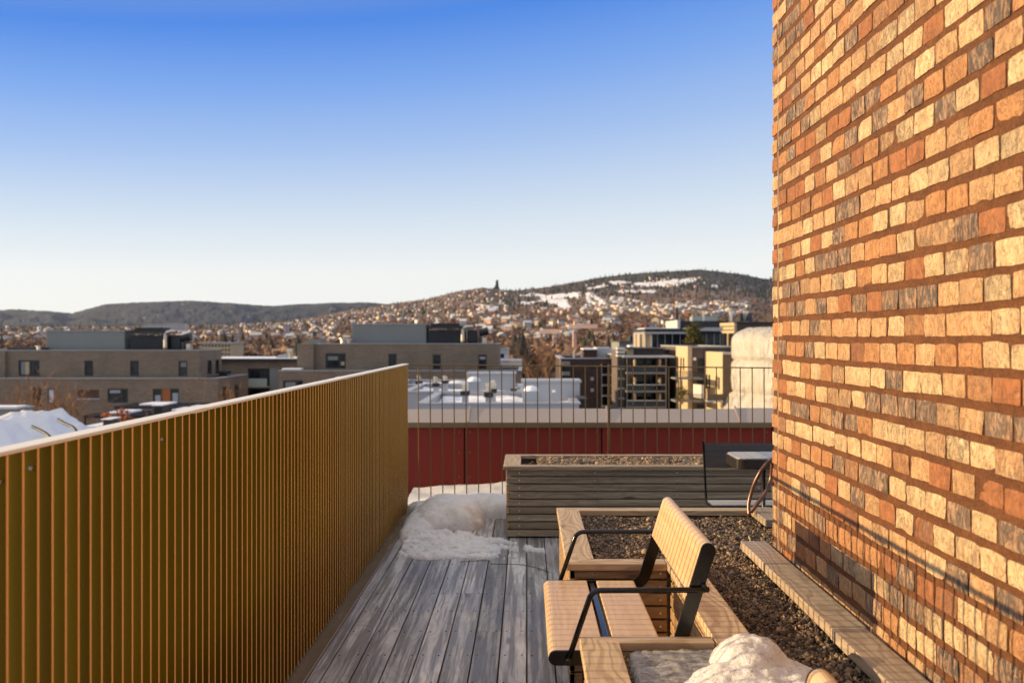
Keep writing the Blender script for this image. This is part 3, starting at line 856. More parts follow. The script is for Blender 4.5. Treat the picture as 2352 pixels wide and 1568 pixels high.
def ice(X, Y):
    ins = np.minimum(np.minimum((X - .292) / .03, (.60 - X) / .03), np.minimum((2.56 - Y) / .05, (Y - 1.6) / .03))
    s = np.clip(ins, -1, 1) + (fbm(X * 12, Y * 12, 41, 4) - .5) * 1.4
    return np.where(s > .1, .012 + .018 * fbm(X * 10, Y * 16, 42, 4) + .014 * fbm(X * 40, Y * 60, 44, 3), 0)
o = heightfield('ice_sheet', .285, .62, 1.58, 2.575, .008, ice, M['ice'], -.006, .458)
tag(o, 'grey wet ice crust at the left foot of the snow mound', 'ice')

# small litter
def twig(name, label, p0, p1, r, mat, cat='twig'):
    p0, p1 = Vector(p0), Vector(p1); mid = (p0 + p1) / 2 + Vector((0, 0, .004))
    mb = MB(); mb.tube([p0, mid, p1], r, 6, r1=r * .7); tag(mb.build(name, mat), label, cat)
M['twig'] = plain('twig_bark', (.36, .18, .06), .7)
twig('stick', 'orange wooden stick poking up from the left end of the back planter', (-.01, 6.32, .458), (.045, 6.30, .512), .006, M['twig'], 'stick')
twig('leaf_blade', 'straw coloured dry blade on the gravel near the brick corner', (1.005, 3.92, .474), (1.03, 4.06, .482), .004, plain('straw', (.6, .42, .18), .7), 'leaf')
wp = [(-.42, 5.47), (-.25, 5.50), (-.21, 5.42), (-.06, 5.41), (.06, 5.33), (.13, 5.22)]
mb = MB(); mb.tube(smooth_path([Vector((x, y, .003)) for x, y in wp]), .0017, 5)
tag(mb.build('wire', M['black']), 'thin dark wire lying across the deck boards in front of the slush', 'wire')
# ================================================================== LAND
def interp(tab, u): 
    a = np.array(tab, float); return np.interp(u, a[:, 0], a[:, 1])
RIDGE = [(-1500, 752), (200, 750), (400, 748), (550, 744), (650, 738), (720, 729), (780, 716), (830, 707), (870, 701), (925, 694), (985, 686), (1020, 677), (1060, 667), (1085, 664), (1110, 660), (1140, 665), (1180, 667), (1250, 660), (1320, 648), (1380, 637), (1430, 630), (1500, 625), (1560, 622), (1600, 619), (1640, 622), (1700, 629), (1760, 641), (1800, 637), (1900, 640), (3200, 700)]
YRD = 5000.
def terr(U, Y):
    U = np.asarray(U, float); Y = np.asarray(Y, float)
    zr = EYE + (VY - interp(RIDGE, U)) * YRD / FOC
    t = np.clip((Y - 260) / (YRD - 260), 0, 1)
    z = -14 + (zr + 14) * t ** 1.6
    z = z + (fbm(U / 60., Y / 500., 51, 4) - .5) * 26 * t * (1 - .8 * t ** 4) * np.clip(zr / 150., .15, 1)
    return np.where(Y > YRD, zr - (Y - YRD) * .12, z)
def vproj(U, Y): return VY - (terr(U, Y) - EYE) * FOC / Y
SNOWP = []
def poly3(pts): SNOWP.append(np.array([(918.7 + x / 5.12, 603 + y / 5.12) for x, y in pts]))
def poly4(pts): SNOWP.append(np.array([(1320.7 + x / 4.819, 603 + y / 4.819) for x, y in pts]))
poly3([(1640, 400), (1720, 420), (1980, 430), (1960, 470), (2040, 540), (1920, 548), (1850, 520), (1760, 470), (1650, 455)])
poly3([(1570, 365), (1700, 380), (1800, 380), (2110, 340), (2130, 400), (1900, 425), (1720, 415), (1580, 388)])
poly3([(1390, 378), (1550, 370), (1560, 388), (1400, 398)]); poly3([(1400, 470), (1650, 445), (1640, 468), (1420, 485)])
poly3([(880, 500), (990, 490), (1150, 520), (1140, 580), (900, 570)])
poly4([(110, 345), (150, 320), (165, 400), (215, 470), (160, 460), (130, 420)])
poly4([(165, 340), (240, 340), (230, 380), (390, 460), (330, 495), (215, 500), (245, 460)])
poly4([(0, 345), (60, 345), (80, 380), (0, 400)]); poly4([(50, 480), (110, 475), (210, 500), (60, 512)])
poly4([(650, 230), (780, 215), (900, 210), (1100, 185), (1350, 175), (1350, 205), (1200, 235), (1150, 265), (900, 258), (780, 258), (660, 262)])
poly4([(440, 303), (880, 303), (870, 332), (480, 328)]); poly4([(130, 282), (240, 262), (330, 248), (325, 270), (250, 290), (140, 300)])
poly4([(1510, 250), (1590, 246), (1580, 268), (1515, 272)]); poly4([(390, 425), (500, 420), (600, 430), (420, 460)]); poly4([(370, 205), (520, 200), (640, 220), (540, 236), (400, 240)])
def in_snow(u, v):
    u = np.asarray(u, float); v = np.asarray(v, float); r = np.zeros(u.shape, bool)
    for p in SNOWP:
        c = np.zeros(u.shape, bool); j = len(p) - 1
        for i in range(len(p)):
            xi, yi = p[i]; xj, yj = p[j]
            cr = ((yi > v) != (yj > v)) & (u < (xj - xi) * (v - yi) / ((yj - yi) + 1e-9) + xi)
            c ^= cr; j = i
        r |= c
    return r
us = np.concatenate([np.linspace(-2600, -150, 40), np.linspace(-140, 1900, 640), np.linspace(1915, 4800, 40)])
ys = np.concatenate([np.geomspace(11, 600, 40), np.linspace(620, 2500, 110), np.linspace(2515, 5000, 190), np.linspace(5060, 6800, 20)])
Ug, Yg = np.meshgrid(us, ys, indexing='ij'); Zg = terr(Ug, Yg)
V = np.stack([(Ug - UX) * Yg / FOC, Yg, Zg], -1).reshape(-1, 3)
idx = np.arange(Ug.size).reshape(Ug.shape)
Q = np.stack([idx[:-1, :-1], idx[1:, :-1], idx[1:, 1:], idx[:-1, 1:]], -1).reshape(-1, 4)
vg = VY - (Zg - EYE) * FOC / Yg
sn = in_snow(Ug + (fbm(Ug / 9, vg / 5, 61, 3) - .5) * 16, vg + (fbm(Ug / 9, vg / 5, 65, 3) - .5) * 8) & (Yg > 2200) & (Yg <= 5000)
brown = fbm(Ug / 40, Yg / 260, 71, 4)[..., None]
cc = np.array([.11, .068, .045]) * (1 - brown) + np.array([.19, .12, .08]) * brown
hi = np.clip((Yg - 3000) / 900, 0, 1)[..., None] * np.clip((Ug - 1050) / 300, 0, 1)[..., None]
cc = cc * (1 - hi * .8) + np.array([.014, .018, .018]) * hi * .8
bits = (fbm(Ug / 5., Yg / 55., 75, 3) > .74)[..., None] & (Yg < 4200)[..., None] & (Yg > 700)[..., None]
cc = np.where(bits, np.array([.42, .38, .36]), cc)
cc = np.where(sn[..., None], np.array([.80, .78, .77]), cc)
M['land'] = vcol('winter_land', .95, .3, .02)
o = soup('ground', V, Q, M['land'], None, cc.reshape(-1, 3), smooth=True)
tag(o, 'brown wintry land rising to the wooded hill with snowy fields', None, None, 'structure')

FAR = [(-2600, 735), (-800, 722), (-200, 722), (0, 712), (40, 710), (105, 714), (165, 719), (200, 710), (240, 699), (300, 695), (340, 693.5), (430, 690), (520, 695), (570, 699), (620, 702.5), (660, 700), (690, 698), (780, 695), (850, 694), (880, 697.5), (925, 697), (1000, 702), (1300, 705), (4800, 715)]
us = np.concatenate([np.linspace(-2600, -60, 60), np.linspace(-50, 1100, 380), np.linspace(1110, 4800, 60)])
tt = np.linspace(0, 1, 26)
Ug, Tg = np.meshgrid(us, tt, indexing='ij'); Yg = 7200 + 2800 * Tg
zr = EYE + (VY - interp(FAR, Ug)) * 10000 / FOC
Zg = -10 + (zr + 10) * Tg ** .8 + (fbm(Ug / 55, Tg * 5, 81, 4) - .5) * 120 * np.sin(PI * Tg) + (fbm(Ug / 4, Tg * 30, 83, 2) - .5) * 14
V = np.stack([(Ug - UX) * Yg / FOC, Yg, Zg], -1).reshape(-1, 3)
idx = np.arange(Ug.size).reshape(Ug.shape)
Q = np.stack([idx[:-1, :-1], idx[1:, :-1], idx[1:, 1:], idx[:-1, 1:]], -1).reshape(-1, 4)
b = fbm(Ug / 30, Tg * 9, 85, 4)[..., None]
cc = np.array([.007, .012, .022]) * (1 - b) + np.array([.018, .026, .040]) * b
cc = np.where((fbm(Ug / 14, Tg * 22, 87, 3) > .80)[..., None], np.array([.16, .17, .18]), cc)
o = soup('far_hills', V, Q, vcol('far_forest', .95, .35, .01), None, cc.reshape(-1, 3), smooth=True)
tag(o, 'low blue grey wooded hills along the left horizon', None, None, 'structure')

# ------------------------------------------------------------------ woods
YT = np.geomspace(240, 5000, 400)
def y_from_v(u, v):
    r = np.empty(len(u))
    for i in range(len(u)):
        vv = vproj(np.full(400, u[i]), YT); mn = np.minimum.accumulate(vv)
        r[i] = np.interp(-v[i], -mn, YT)
    return r
n = 13000
u = rng.uniform(-60, 1850, n); vr = interp(RIDGE, u)
v = vr + (826 - vr) * rng.random(n) ** 1.15 + .5
Yt = y_from_v(u, v); keep = ~in_snow(u, v - 1.0) & (Yt > 300)
u, v, Yt = u[keep], v[keep], Yt[keep]; n = len(u)
ux = rng.choice([0, 1], 1500, p=[.75, .25]); ux = np.where(ux == 0, rng.uniform(1135, 1450, 1500), rng.uniform(455, 700, 1500)); vx = rng.uniform(812, 890, 1500)
yx = y_from_v(ux, vx); yx = np.where(yx < 245, rng.uniform(130, 300, 1500), yx)
u, v, Yt = np.concatenate([u, ux]), np.concatenate([v, vx]), np.concatenate([Yt, yx]); n = len(u)
hillside = (Yt > 3000) & (u > 1150)
conif = rng.random(n) < np.where(hillside, .93, np.where(Yt > 2600, .34, .02))
base = np.stack([(u - UX) * Yt / FOC, Yt, terr(u, Yt)], -1)
# conifers: tapered tiers with ragged edges
b_ = base[conif]; m_ = len(b_)
hh = rng.uniform(10, 19, m_)
ang = np.arange(7) * 2 * PI / 7
VVt = []; 
for tier, (z0, z1, r0) in enumerate(((.08, .62, .24), (.35, .84, .18), (.62, 1.0, .12))):
    rr = r0 * rng.uniform(.6, 1.25, (m_, 7)) * hh[:, None]
    ring = np.stack([rr * np.cos(ang + tier * .4), rr * np.sin(ang + tier * .4), (z0 + rng.uniform(-.05, .05, (m_, 7))) * hh[:, None]], -1)
    apex = np.stack([np.zeros(m_), np.zeros(m_), z1 * hh], -1)[:, None]
    VVt.append(np.concatenate([ring, apex], 1))
vt = np.concatenate(VVt, 1) + b_[:, None] - np.array([0, 0, 1.])
ft = np.array([(t * 8 + i, t * 8 + (i + 1) % 7, t * 8 + 7) for t in range(3) for i in range(7)])
ctree = np.array([.016, .022, .016]) * rng.uniform(.6, 1.5, (m_, 1)) + np.array([.018, .010, .004]) * rng.random((m_, 1))
o = soup('spruce_wood', vt.reshape(-1, 3), (ft[None] + (np.arange(m_) * 24)[:, None, None]).reshape(-1, 3), vcol('spruce', .9, .2, .3), None, np.repeat(ctree, 24, 0))
tag(o, 'dark spruce woods on the hill and among the houses', None, None, 'stuff')
# bare broadleaf trees: loose clouds of twig slivers
b_ = base[~conif]; m_ = len(b_); K = 34
hh = rng.uniform(6, 12, m_)
d = rng.normal(size=(m_, K, 3)); d /= np.linalg.norm(d, axis=2)[..., None]
r = rng.random((m_, K, 1)) ** .45
cen = d * r * np.array([.42, .42, .42]) * hh[:, None, None]; cen[:, :, 2] += .58 * hh[:, None]
sz = hh[:, None, None] * .11
tri = cen[:, :, None] + rng.normal(size=(m_, K, 3, 3)) * sz[..., None]
tri = tri + b_[:, None, None]
tone = rng.random((m_, 1))
cb = np.array([.155, .092, .058]) * (1 - tone) + np.array([.30, .19, .125]) * tone
cb = cb * rng.uniform(.55, 1.25, (m_, 1))
o = soup('bare_wood', tri.reshape(-1, 3), np.arange(m_ * K * 3).reshape(-1, 3), vcol('bare_twigs', .9, .2, .3), None, np.repeat(cb, K * 3, 0))
tag(o, 'reddish brown bare broadleaf woods between the distant houses', None, None, 'stuff')

# ------------------------------------------------------------------ houses of the hillside and the valley
def house_geo(wd, dp, h, rf, wallc, roofc):
    x, y = wd / 2, dp / 2
    v = [(-x, -y, -2), (x, -y, -2), (x, y, -2), (-x, y, -2), (-x, -y, h), (x, -y, h), (x, y, h), (-x, y, h), (0, -y, h + rf), (0, y, h + rf)]
    w_ = [(0, 1, 5, 4), (2, 3, 7, 6), (1, 2, 6, 5), (3, 0, 4, 7), (4, 5, 8), (6, 7, 9)]
    e = .5
    r_ = [(-x - e, -y - e, h - .25), (0, -y - e, h + rf + .1), (0, y + e, h + rf + .1), (-x - e, y + e, h - .25), (x + e, -y - e, h - .25), (x + e, y + e, h - .25)]
    return v, w_, r_
kinds = [('white', (.74, .70, .64), (.10, .09, .09)), ('cream', (.72, .60, .43), (.16, .08, .06)), ('pink', (.55, .36, .29), (.50, .48, .48)), ('red', (.22, .08, .055), (.12, .10, .10)), ('pale grey', (.50, .49, .47), (.62, .61, .61)), ('yellow', (.62, .50, .34), (.09, .08, .08))]
protos = []
M['house'] = vcol('house_paint', .8, .1, .5)
for nm, wc, rc in kinds:
    mb = MB(); v_, w_, r_ = house_geo(8.5, 11, 5.4, 2.6, wc, rc)
    mb.add(v_, w_, None, wc); mb.add(r_, [(0, 1, 2, 3), (1, 4, 5, 2)], None, rc)
    # rows of windows as recessed-looking dark insets on the long sides
    for sx in (-1, 1):
        for zz in (.9, 3.4):
            for yy in (-3.6, -1.2, 1.2, 3.6):
                mb.box(sx * 4.25 - .04, sx * 4.25 + .04, yy - .45, yy + .45, zz, zz + 1.2, c=(.05, .05, .06))
    for zz in (.9, 3.4):
        for xx in (-2.4, 0, 2.4):
            mb.box(xx - .45, xx + .45, -5.54, -5.46, zz, zz + 1.2, c=(.05, .05, .06))
    protos.append(mb)
zones = [(780, 1165, 668, 745, 230), (1340, 1720, 701, 732, 190), (-40, 800, 742, 800, 330), (560, 900, 715, 765, 130), (1000, 1420, 745, 800, 60), (1165, 1560, 716, 768, 75), (1450, 1620, 640, 662, 26), (1330, 1460, 655, 690, 10), (1380, 1460, 690, 720, 40)]
hs_ = []
for a, b, c, d_, k in zones:
    for _ in range(k):
        uu, vv = random.uniform(a, b), random.uniform(c, d_)
        if vv < interp(RIDGE, uu) + 4 or vv > 812: continue
        hs_.append((uu, vv))
hu = np.array([h[0] for h in hs_]); hv = np.array([h[1] for h in hs_]); hy = y_from_v(hu, hv)
order = sorted(range(len(hs_)), key=lambda i: hy[i])
made = {}
VB = []; CB = []; TB = []; nb = 0
cnt_ind = 0
for rank, i in enumerate(order):
    uu, Y = hu[i], hy[i]
    k = random.choices(range(6), (30, 24, 16, 6, 14, 10))[0]
    s = random.uniform(.6, 1.05) * (.85 if Y < 1200 else 1.0)
    sx = s * random.choice((1, 1, 1, 1.5)); sy = s * random.choice((1, 1, 1.6)); szz = s * random.choice((.9, 1.1, 1.1, 1.4))
    rot = random.choice((0, .3, -.4, .9, 1.4, PI / 2)) + random.uniform(-.2, .2)
    loc = ((uu - UX) * Y / FOC, Y, float(terr(uu, Y)) + random.uniform(3.5, 7.5))
    if rank < 300:
        area = 'on the far hillside' if Y > 2300 else 'among bare trees in the valley'
        if k not in made:
            o = protos[k].build('house', M['house']); made[k] = o
        else:
            o = made[k].copy(); COL.objects.link(o)
        o.location = loc; o.scale = (sx, sy, szz); o.rotation_euler = (0, 0, rot)
        nm = kinds[k][0]
        tag(o, f'small {nm} gabled house {area}, one of many alike', 'house', f'{nm} houses {area}')
    else:
        v_, w_, r_ = house_geo(8.5 * sx, 11 * sy, 5.4 * szz, 2.6 * szz, 0, 0)
        A = np.array(v_ + r_, float); c_, s_ = math.cos(rot), math.sin(rot)
        A = np.stack([A[:, 0] * c_ - A[:, 1] * s_, A[:, 0] * s_ + A[:, 1] * c_, A[:, 2]], -1) + np.array(loc)
        VB.append(A); CB.append(np.array([kinds[k][1]] * 10 + [kinds[k][2]] * 6))
        for f in w_: TB.append(tuple(q + nb for q in (f if len(f) == 4 else f + (f[2],))))
        TB += [tuple(q + nb + 10 for q in (0, 1, 2, 3)), tuple(q + nb + 10 for q in (1, 4, 5, 2))]
        nb += 16
tri_ = []
for q in TB: tri_ += [(q[0], q[1], q[2])] + ([(q[0], q[2], q[3])] if q[3] != q[2] else [])
o = soup('hillside_houses', np.concatenate(VB), np.array(tri_), M['house'], None, np.concatenate(CB))
tag(o, 'scatter of tiny pale houses covering the far hillside', None, None, 'stuff')

# ski jump tower on the ridge
Yk = 4960.
prof = [(1122, 668), (1129, 664.5), (1134, 661), (1138, 655), (1138.5, 650), (1139.3, 644), (1139.6, 643.2), (1144.6, 643.2), (1144.9, 650), (1145.6, 657), (1147.5, 665), (1149, 668)]
tw = thing('ski_jump_tower', 'dark curved ski jump tower standing alone on the ridge line', 'tower', (ax_(1142, Yk), Yk, az_(667, Yk)))
mb = MB(); mb.prism([(ax_(a, Yk), az_(b, Yk)) for a, b in prof], lambda p, q, a: (p, a, q), Yk - 5, Yk + 6)
mb.build('inrun', plain('dark_cladding', (.05, .048, .045), .6), tw)
mb = MB(); mb.box(ax_(1131, Yk), ax_(1150, Yk), Yk - 14, Yk + 14, az_(672, Yk), az_(664, Yk)); mb.build('base_building', plain('pale_cladding', (.35, .34, .33), .6), tw)

# tower cranes
def crane(u, vtop, vbot, ul, ur, vj, Y, label):
    g = thing('tower_crane', label, 'crane', (ax_(u, Y), Y, az_(vbot, Y)))
    mt = M.setdefault('crane', plain('pink_crane_paint', (.88, .58, .42), .7))
    X = ax_(u, Y); z0, z1, zj = az_(vbot, Y), az_(vtop, Y), az_(vj, Y); w_ = .5
    mb = MB()
    for sx in (-1, 1):
        for sy in (-1, 1): mb.tube([(X + sx * w_, Y + sy * w_, z0), (X + sx * w_, Y + sy * w_, zj)], .22, 5)
    k = int((zj - z0) / 2)
    for i in range(k):
        a, b = z0 + i * 2, z0 + i * 2 + 2
        for sx in (-1, 1): mb.tube([(X + sx * w_, Y - w_, a), (X - sx * w_, Y - w_, b)], .15, 4); mb.tube([(X + sx * w_, Y - w_, a), (X + sx * w_, Y + w_, b)], .16, 4)
    mb.tube([(X, Y, z0), (X, Y, zj)], .62, 6); mb.tube([(X, Y, zj), (X, Y, z1)], .55, 5, r1=.3); mb.build('mast', mt, g)
    xl, xr = ax_(ul, Y), ax_(ur, Y); mb = MB()
    for dz, dy in ((0, -.6), (0, .6), (1.2, 0), (.6, -.3)): mb.tube([(xl, Y + dy, zj + dz), (xr, Y + dy, zj + dz)], .30, 5)
    kk = int(abs(xr - xl) / 2)
    for i in range(kk):
        a = xl + (xr - xl) * i / kk; b = xl + (xr - xl) * (i + 1) / kk
        mb.tube([(a, Y - .6, zj), ((a + b) / 2, Y, zj + 1.2)], .15, 4); mb.tube([((a + b) / 2, Y, zj + 1.2), (b, Y - .6, zj)], .15, 4)
    mb.build('jib', mt, g)
    xc = xr if abs(xr - X) < abs(xl - X) else xl
    mb = MB(); mb.box(xc - .6, xc + .6, Y - .6, Y + .6, zj - 1., zj + .3); mb.build('counterweight', M['house2'], g)
    mb = MB(); mb.box(X - .3, X + .9, Y - 1.7, Y - .75, zj - 1.6, zj - .1); mb.build('cab', M['house2'], g)
M['house2'] = plain('pale_block', (.62, .55, .47), .7)
crane(1273.5, 757, 868, 1239, 1286, 765, 330, 'shorter tower crane with its jib pointing left, in the valley')
crane(1319.5, 736, 866, 1309, 1372, 753, 340, 'taller tower crane with its jib pointing right, in the valley')
# ================================================================== NEIGHBOURING BUILDINGS
def masonry(name, c, c2, joint, scale=1.):
    m, nt, bs = newmat(name)
    co = objco(nt)
    sep = N(nt, 'ShaderNodeSeparateXYZ', None, Vector=co)
    cv = N(nt, 'ShaderNodeCombineXYZ', None, X=math_(nt, 'ADD', sep.outputs[0], sep.outputs[1]), Y=sep.outputs[2], Z=0.)
    br = N(nt, 'ShaderNodeTexBrick', None, Vector=cv.outputs[0], Color1=(*c, 1), Color2=(*c2, 1), Mortar=(*joint, 1), Scale=1.)
    br.inputs['Brick Width'].default_value = .30 * scale; br.inputs['Row Height'].default_value = .085 * scale; br.inputs['Mortar Size'].default_value = .012 * scale
    n = noise(nt, co, .35, 4, .6); n2 = noise(nt, vmul(nt, co, (.6, .6, 2.5)), 1.2, 4, .6)
    b = mixc(nt, 1., br.outputs[0], ramp(nt, n, [(.3, .86), (.7, 1.14)]), 'MULTIPLY')
    b = mixc(nt, 1., b, ramp(nt, n2, [(.3, .9), (.7, 1.1)]), 'MULTIPLY')
    L(nt, b, bs.inputs['Base Color']); bs.inputs['Roughness'].default_value = .85
    return m
M['grey_brick'] = masonry('grey_brown_brick', (.31, .235, .16), (.24, .178, .122), (.18, .135, .095))
M['dark_brick'] = masonry('dark_brown_brick', (.085, .050, .036), (.060, .036, .027), (.05, .032, .026))
M['mid_brick'] = masonry('mid_grey_brick', (.155, .118, .09), (.12, .092, .072), (.09, .07, .055))
M['metal_pale'] = plain('pale_metal_coping', (.42, .42, .41), .45, .2)
M['panel_grey'] = plain('grey_green_panel', (.235, .245, .225), .6, 0., .06, .3)
M['dark_plant'] = plain('black_roof_plant', (.018, .018, .02), .5, 0., .3, 1.)
M['window_frame'] = plain('dark_window_frame', (.02, .02, .022), .4)
m, nt, bs = newmat('window_glass')
n = noise(nt, objco(nt), .5, 3, .5)
L(nt, mixc(nt, ramp(nt, n, [(.35, 0.), (.7, 1.)]), (.006, .008, .010), (.03, .038, .048)), bs.inputs['Base Color'])
bs.inputs['Roughness'].default_value = .07; bs.inputs['IOR'].default_value = 1.33
M['glass'] = m
M['cream'] = plain('cream_render', (.54, .41, .245), .75, 0., .05, .4)
M['pale_render'] = plain('pale_render', (.58, .56, .53), .75, 0., .05, .4)
M['white_panel'] = plain('white_grey_panel', (.40, .41, .43), .6, 0., .05, .5)
M['roof_dark'] = plain('dark_roofing', (.03, .03, .034), .7, 0., .3, .6)
M['orange_panel'] = plain('orange_panel', (.42, .13, .025), .6)
M['brown_panel'] = plain('brown_panel', (.10, .045, .02), .6)
M['curtain_or_reflection'] = plain('white_curtain', (.75, .75, .78), .8)
M['balcony_glass'] = plain('frosted_balcony_glass', (.45, .50, .44), .25)
M['slab'] = plain('balcony_slab', (.24, .225, .20), .7)
M['steel_pipe'] = plain('bright_flue', (.55, .5, .44), .3, .8)

def rect(u0, u1, v0, v1, Y): return (ax_(u0, Y), ax_(u1, Y), az_(v1, Y), az_(v0, Y))
def add_window(root, r, Y, mull=(), name='window', pane=None):
    """frame in the reveal with a pane as its own piece"""
    x0, x1, z0, z1 = r; t = min(.17, (x1 - x0) * .15)
    mb = MB(); y0, y1 = Y + .10, Y + .20
    mb.box(x0, x0 + t, y0, y1, z0, z1); mb.box(x1 - t, x1, y0, y1, z0, z1)
    mb.box(x0 + t, x1 - t, y0, y1, z0, z0 + t); mb.box(x0 + t, x1 - t, y0, y1, z1 - t, z1)
    for f in mull:
        xm = x0 + (x1 - x0) * f; mb.box(xm - t * .6, xm + t * .6, y0 + .002, y1 - .002, z0 + t, z1 - t)
    w_ = mb.build(name, M['window_frame'], root)
    mb = MB(); mb.box(x0 + t * .5, x1 - t * .5, Y + .15, Y + .165, z0 + t * .5, z1 - t * .5)
    mb.build('pane', pane or M['glass'], w_)
    return w_
def shell(root, x0, x1, z0, z1, Y, dep, holes, mat, cop=.35, coping=True, name='wall'):
    """front with openings, two sides, back, a roof and a coping"""
    mb = MB(); mb.facade(x0, x1, z0, z1, Y, holes)
    mb.box(x0, x0 + .25, Y + .001, Y + dep, z0, z1 - .001); mb.box(x1 - .25, x1, Y + .001, Y + dep, z0, z1 - .001)
    mb.box(x0 + .25, x1 - .25, Y + dep - .25, Y + dep, z0, z1 - .001); mb.box(x0 + .26, x1 - .26, Y + .45, Y + .5, z0, z1 - .4, m=1)
    o = mb.build(name, [mat, M['roof_dark']], root)
    mb = MB(); mb.box(x0 + .2, x1 - .2, Y + .3, Y + dep - .2, z1 - .35, z1 - .12); mb.build('roof', M['roof_dark'], root)
    if coping:
        mb = MB(); c = cop
        mb.box(x0 - .06, x1 + .06, Y - .06, Y + c, z1, z1 + .09); mb.box(x0 - .06, x0 + c, Y + c, Y + dep, z1, z1 + .09); mb.box(x1 - c, x1 + .06, Y + c, Y + dep, z1, z1 + .09)
        mb.box(x0 + c, x1 - c, Y + dep - c, Y + dep, z1, z1 + .09)
        mb.build('coping', M['metal_pale'], root)
    return o
GZ = -14.

# ---- left grey brick apartment block
Y1, Y0 = 100., 97.
b1 = thing('apartment_building', 'long brown brick apartment block at the left edge with an orange panel', 'building', (ax_(200, Y1), Y1, GZ))
wu = [(42, 91, 827, 863, (.68,)), (194, 214, 828, 863, ()), (299, 319, 828, 863, ()), (410, 430, 828.5, 863.5, ())]
wl = [(75, 95, 890, 932, ()), (247, 294, 892, 925, (.68,)), (351, 371, 892, 926, ()), (391, 411, 892, 926, ())]
hu_ = [rect(*w_[:4], Y1) for w_ in wu]; hl_ = [rect(*w_[:4], Y0) for w_ in wl]
ex = [rect(109, 124, 892, 926, Y0), rect(178, 228, 895, 914, Y0), rect(371.5, 390.5, 892, 926, Y0)]
shell(b1, ax_(-120, Y1), ax_(457, Y1), az_(868, Y1), az_(805, Y1), Y1, 7.4, hu_, M['grey_brick'])
shell(b1, ax_(-120, Y0), ax_(500, Y0), GZ, az_(869.5, Y0), Y0, 10.5, hl_ + ex, M['grey_brick'])
for w_, r in zip(wu, hu_): add_window(b1, r, Y1, w_[4])
for w_, r in zip(wl, hl_): add_window(b1, r, Y0, w_[4])
add_window(b1, ex[0], Y0, (), 'window', M['curtain_or_reflection'])
def curtain_or_reflection(root, r, Y, fx0, fx1, fz0, fz1, mat):
    x0, x1, z0, z1 = r; mb = MB(); mb.box(x0 + (x1 - x0) * fx0, x0 + (x1 - x0) * fx1, Y + .135, Y + .148, z0 + (z1 - z0) * fz0, z0 + (z1 - z0) * fz1); mb.build('curtain_or_reflection', M[mat], root)
curtain_or_reflection(b1, hu_[0], Y1, .30, .48, .06, .9, 'cream'); curtain_or_reflection(b1, hu_[0], Y1, .1, .3, .06, .9, 'panel_grey')
curtain_or_reflection(b1, hl_[1], Y0, .08, .6, .68, .9, 'white_panel'); curtain_or_reflection(b1, hl_[2], Y0, .2, .85, .1, .55, 'white_panel'); curtain_or_reflection(b1, hl_[3], Y0, .2, .85, .1, .7, 'white_panel')
curtain_or_reflection(b1, hu_[3], Y1, .2, .82, .6, .9, 'panel_grey')
for r, mt in ((ex[1], 'brown_panel'), (ex[2], 'orange_panel')):
    mb = MB(); mb.box(r[0], r[1], Y0 + .08, Y0 + .14, r[2], r[3]); mb.build('infill_panel', M[mt], b1)
mb = MB(); mb.box(ax_(178, Y0), ax_(229, Y0), Y0 - .1, Y0 - .001, az_(917, Y0), az_(914.5, Y0)); mb.build('sill', M['metal_pale'], b1)
mb = MB(); mb.box(ax_(-120, Y1), ax_(17, Y1), Y1 - .5, Y1 - .001, az_(868, Y1), az_(806, Y1)); mb.build('pier', M['grey_brick'], b1)
xs_ = ax_(457, Y1)
for ya, yb in ((102.7, 103.9), (105.4, 106.4)):
    mb = MB(); mb.box(xs_ + .001, xs_ + .05, ya, yb, az_(861, Y1), az_(828, Y1)); w_ = mb.build('window', M['window_frame'], b1)
    mb = MB(); mb.box(xs_ + .051, xs_ + .06, ya + .1, yb - .1, az_(860, Y1), az_(830, Y1)); mb.build('pane', M['glass'], w_)
xs_ = ax_(500, Y0)
for ya, yb in ((98.6, 99.8), (102.6, 104.)):
    mb = MB(); mb.box(xs_ + .001, xs_ + .05, ya, yb, az_(928, Y0), az_(890, Y0)); w_ = mb.build('window', M['window_frame'], b1)
    mb = MB(); mb.box(xs_ + .051, xs_ + .06, ya + .1, yb - .1, az_(927, Y0), az_(892, Y0)); mb.build('pane', M['glass'], w_)
def penthouse(root, u0, u1, v0, v1, Y, dep):
    mb = MB(); mb.box(ax_(u0, Y), ax_(u1, Y), Y, Y + dep, az_(v1, Y), az_(v0, Y)); mb.build('roof_screen', M['panel_grey'], root, .03)
    mb = MB(); mb.box(ax_(u0, Y) - .08, ax_(u1, Y) + .08, Y - .08, Y + dep + .08, az_(v0, Y), az_(v0, Y) + .08); mb.build('coping', M['metal_pale'], root)
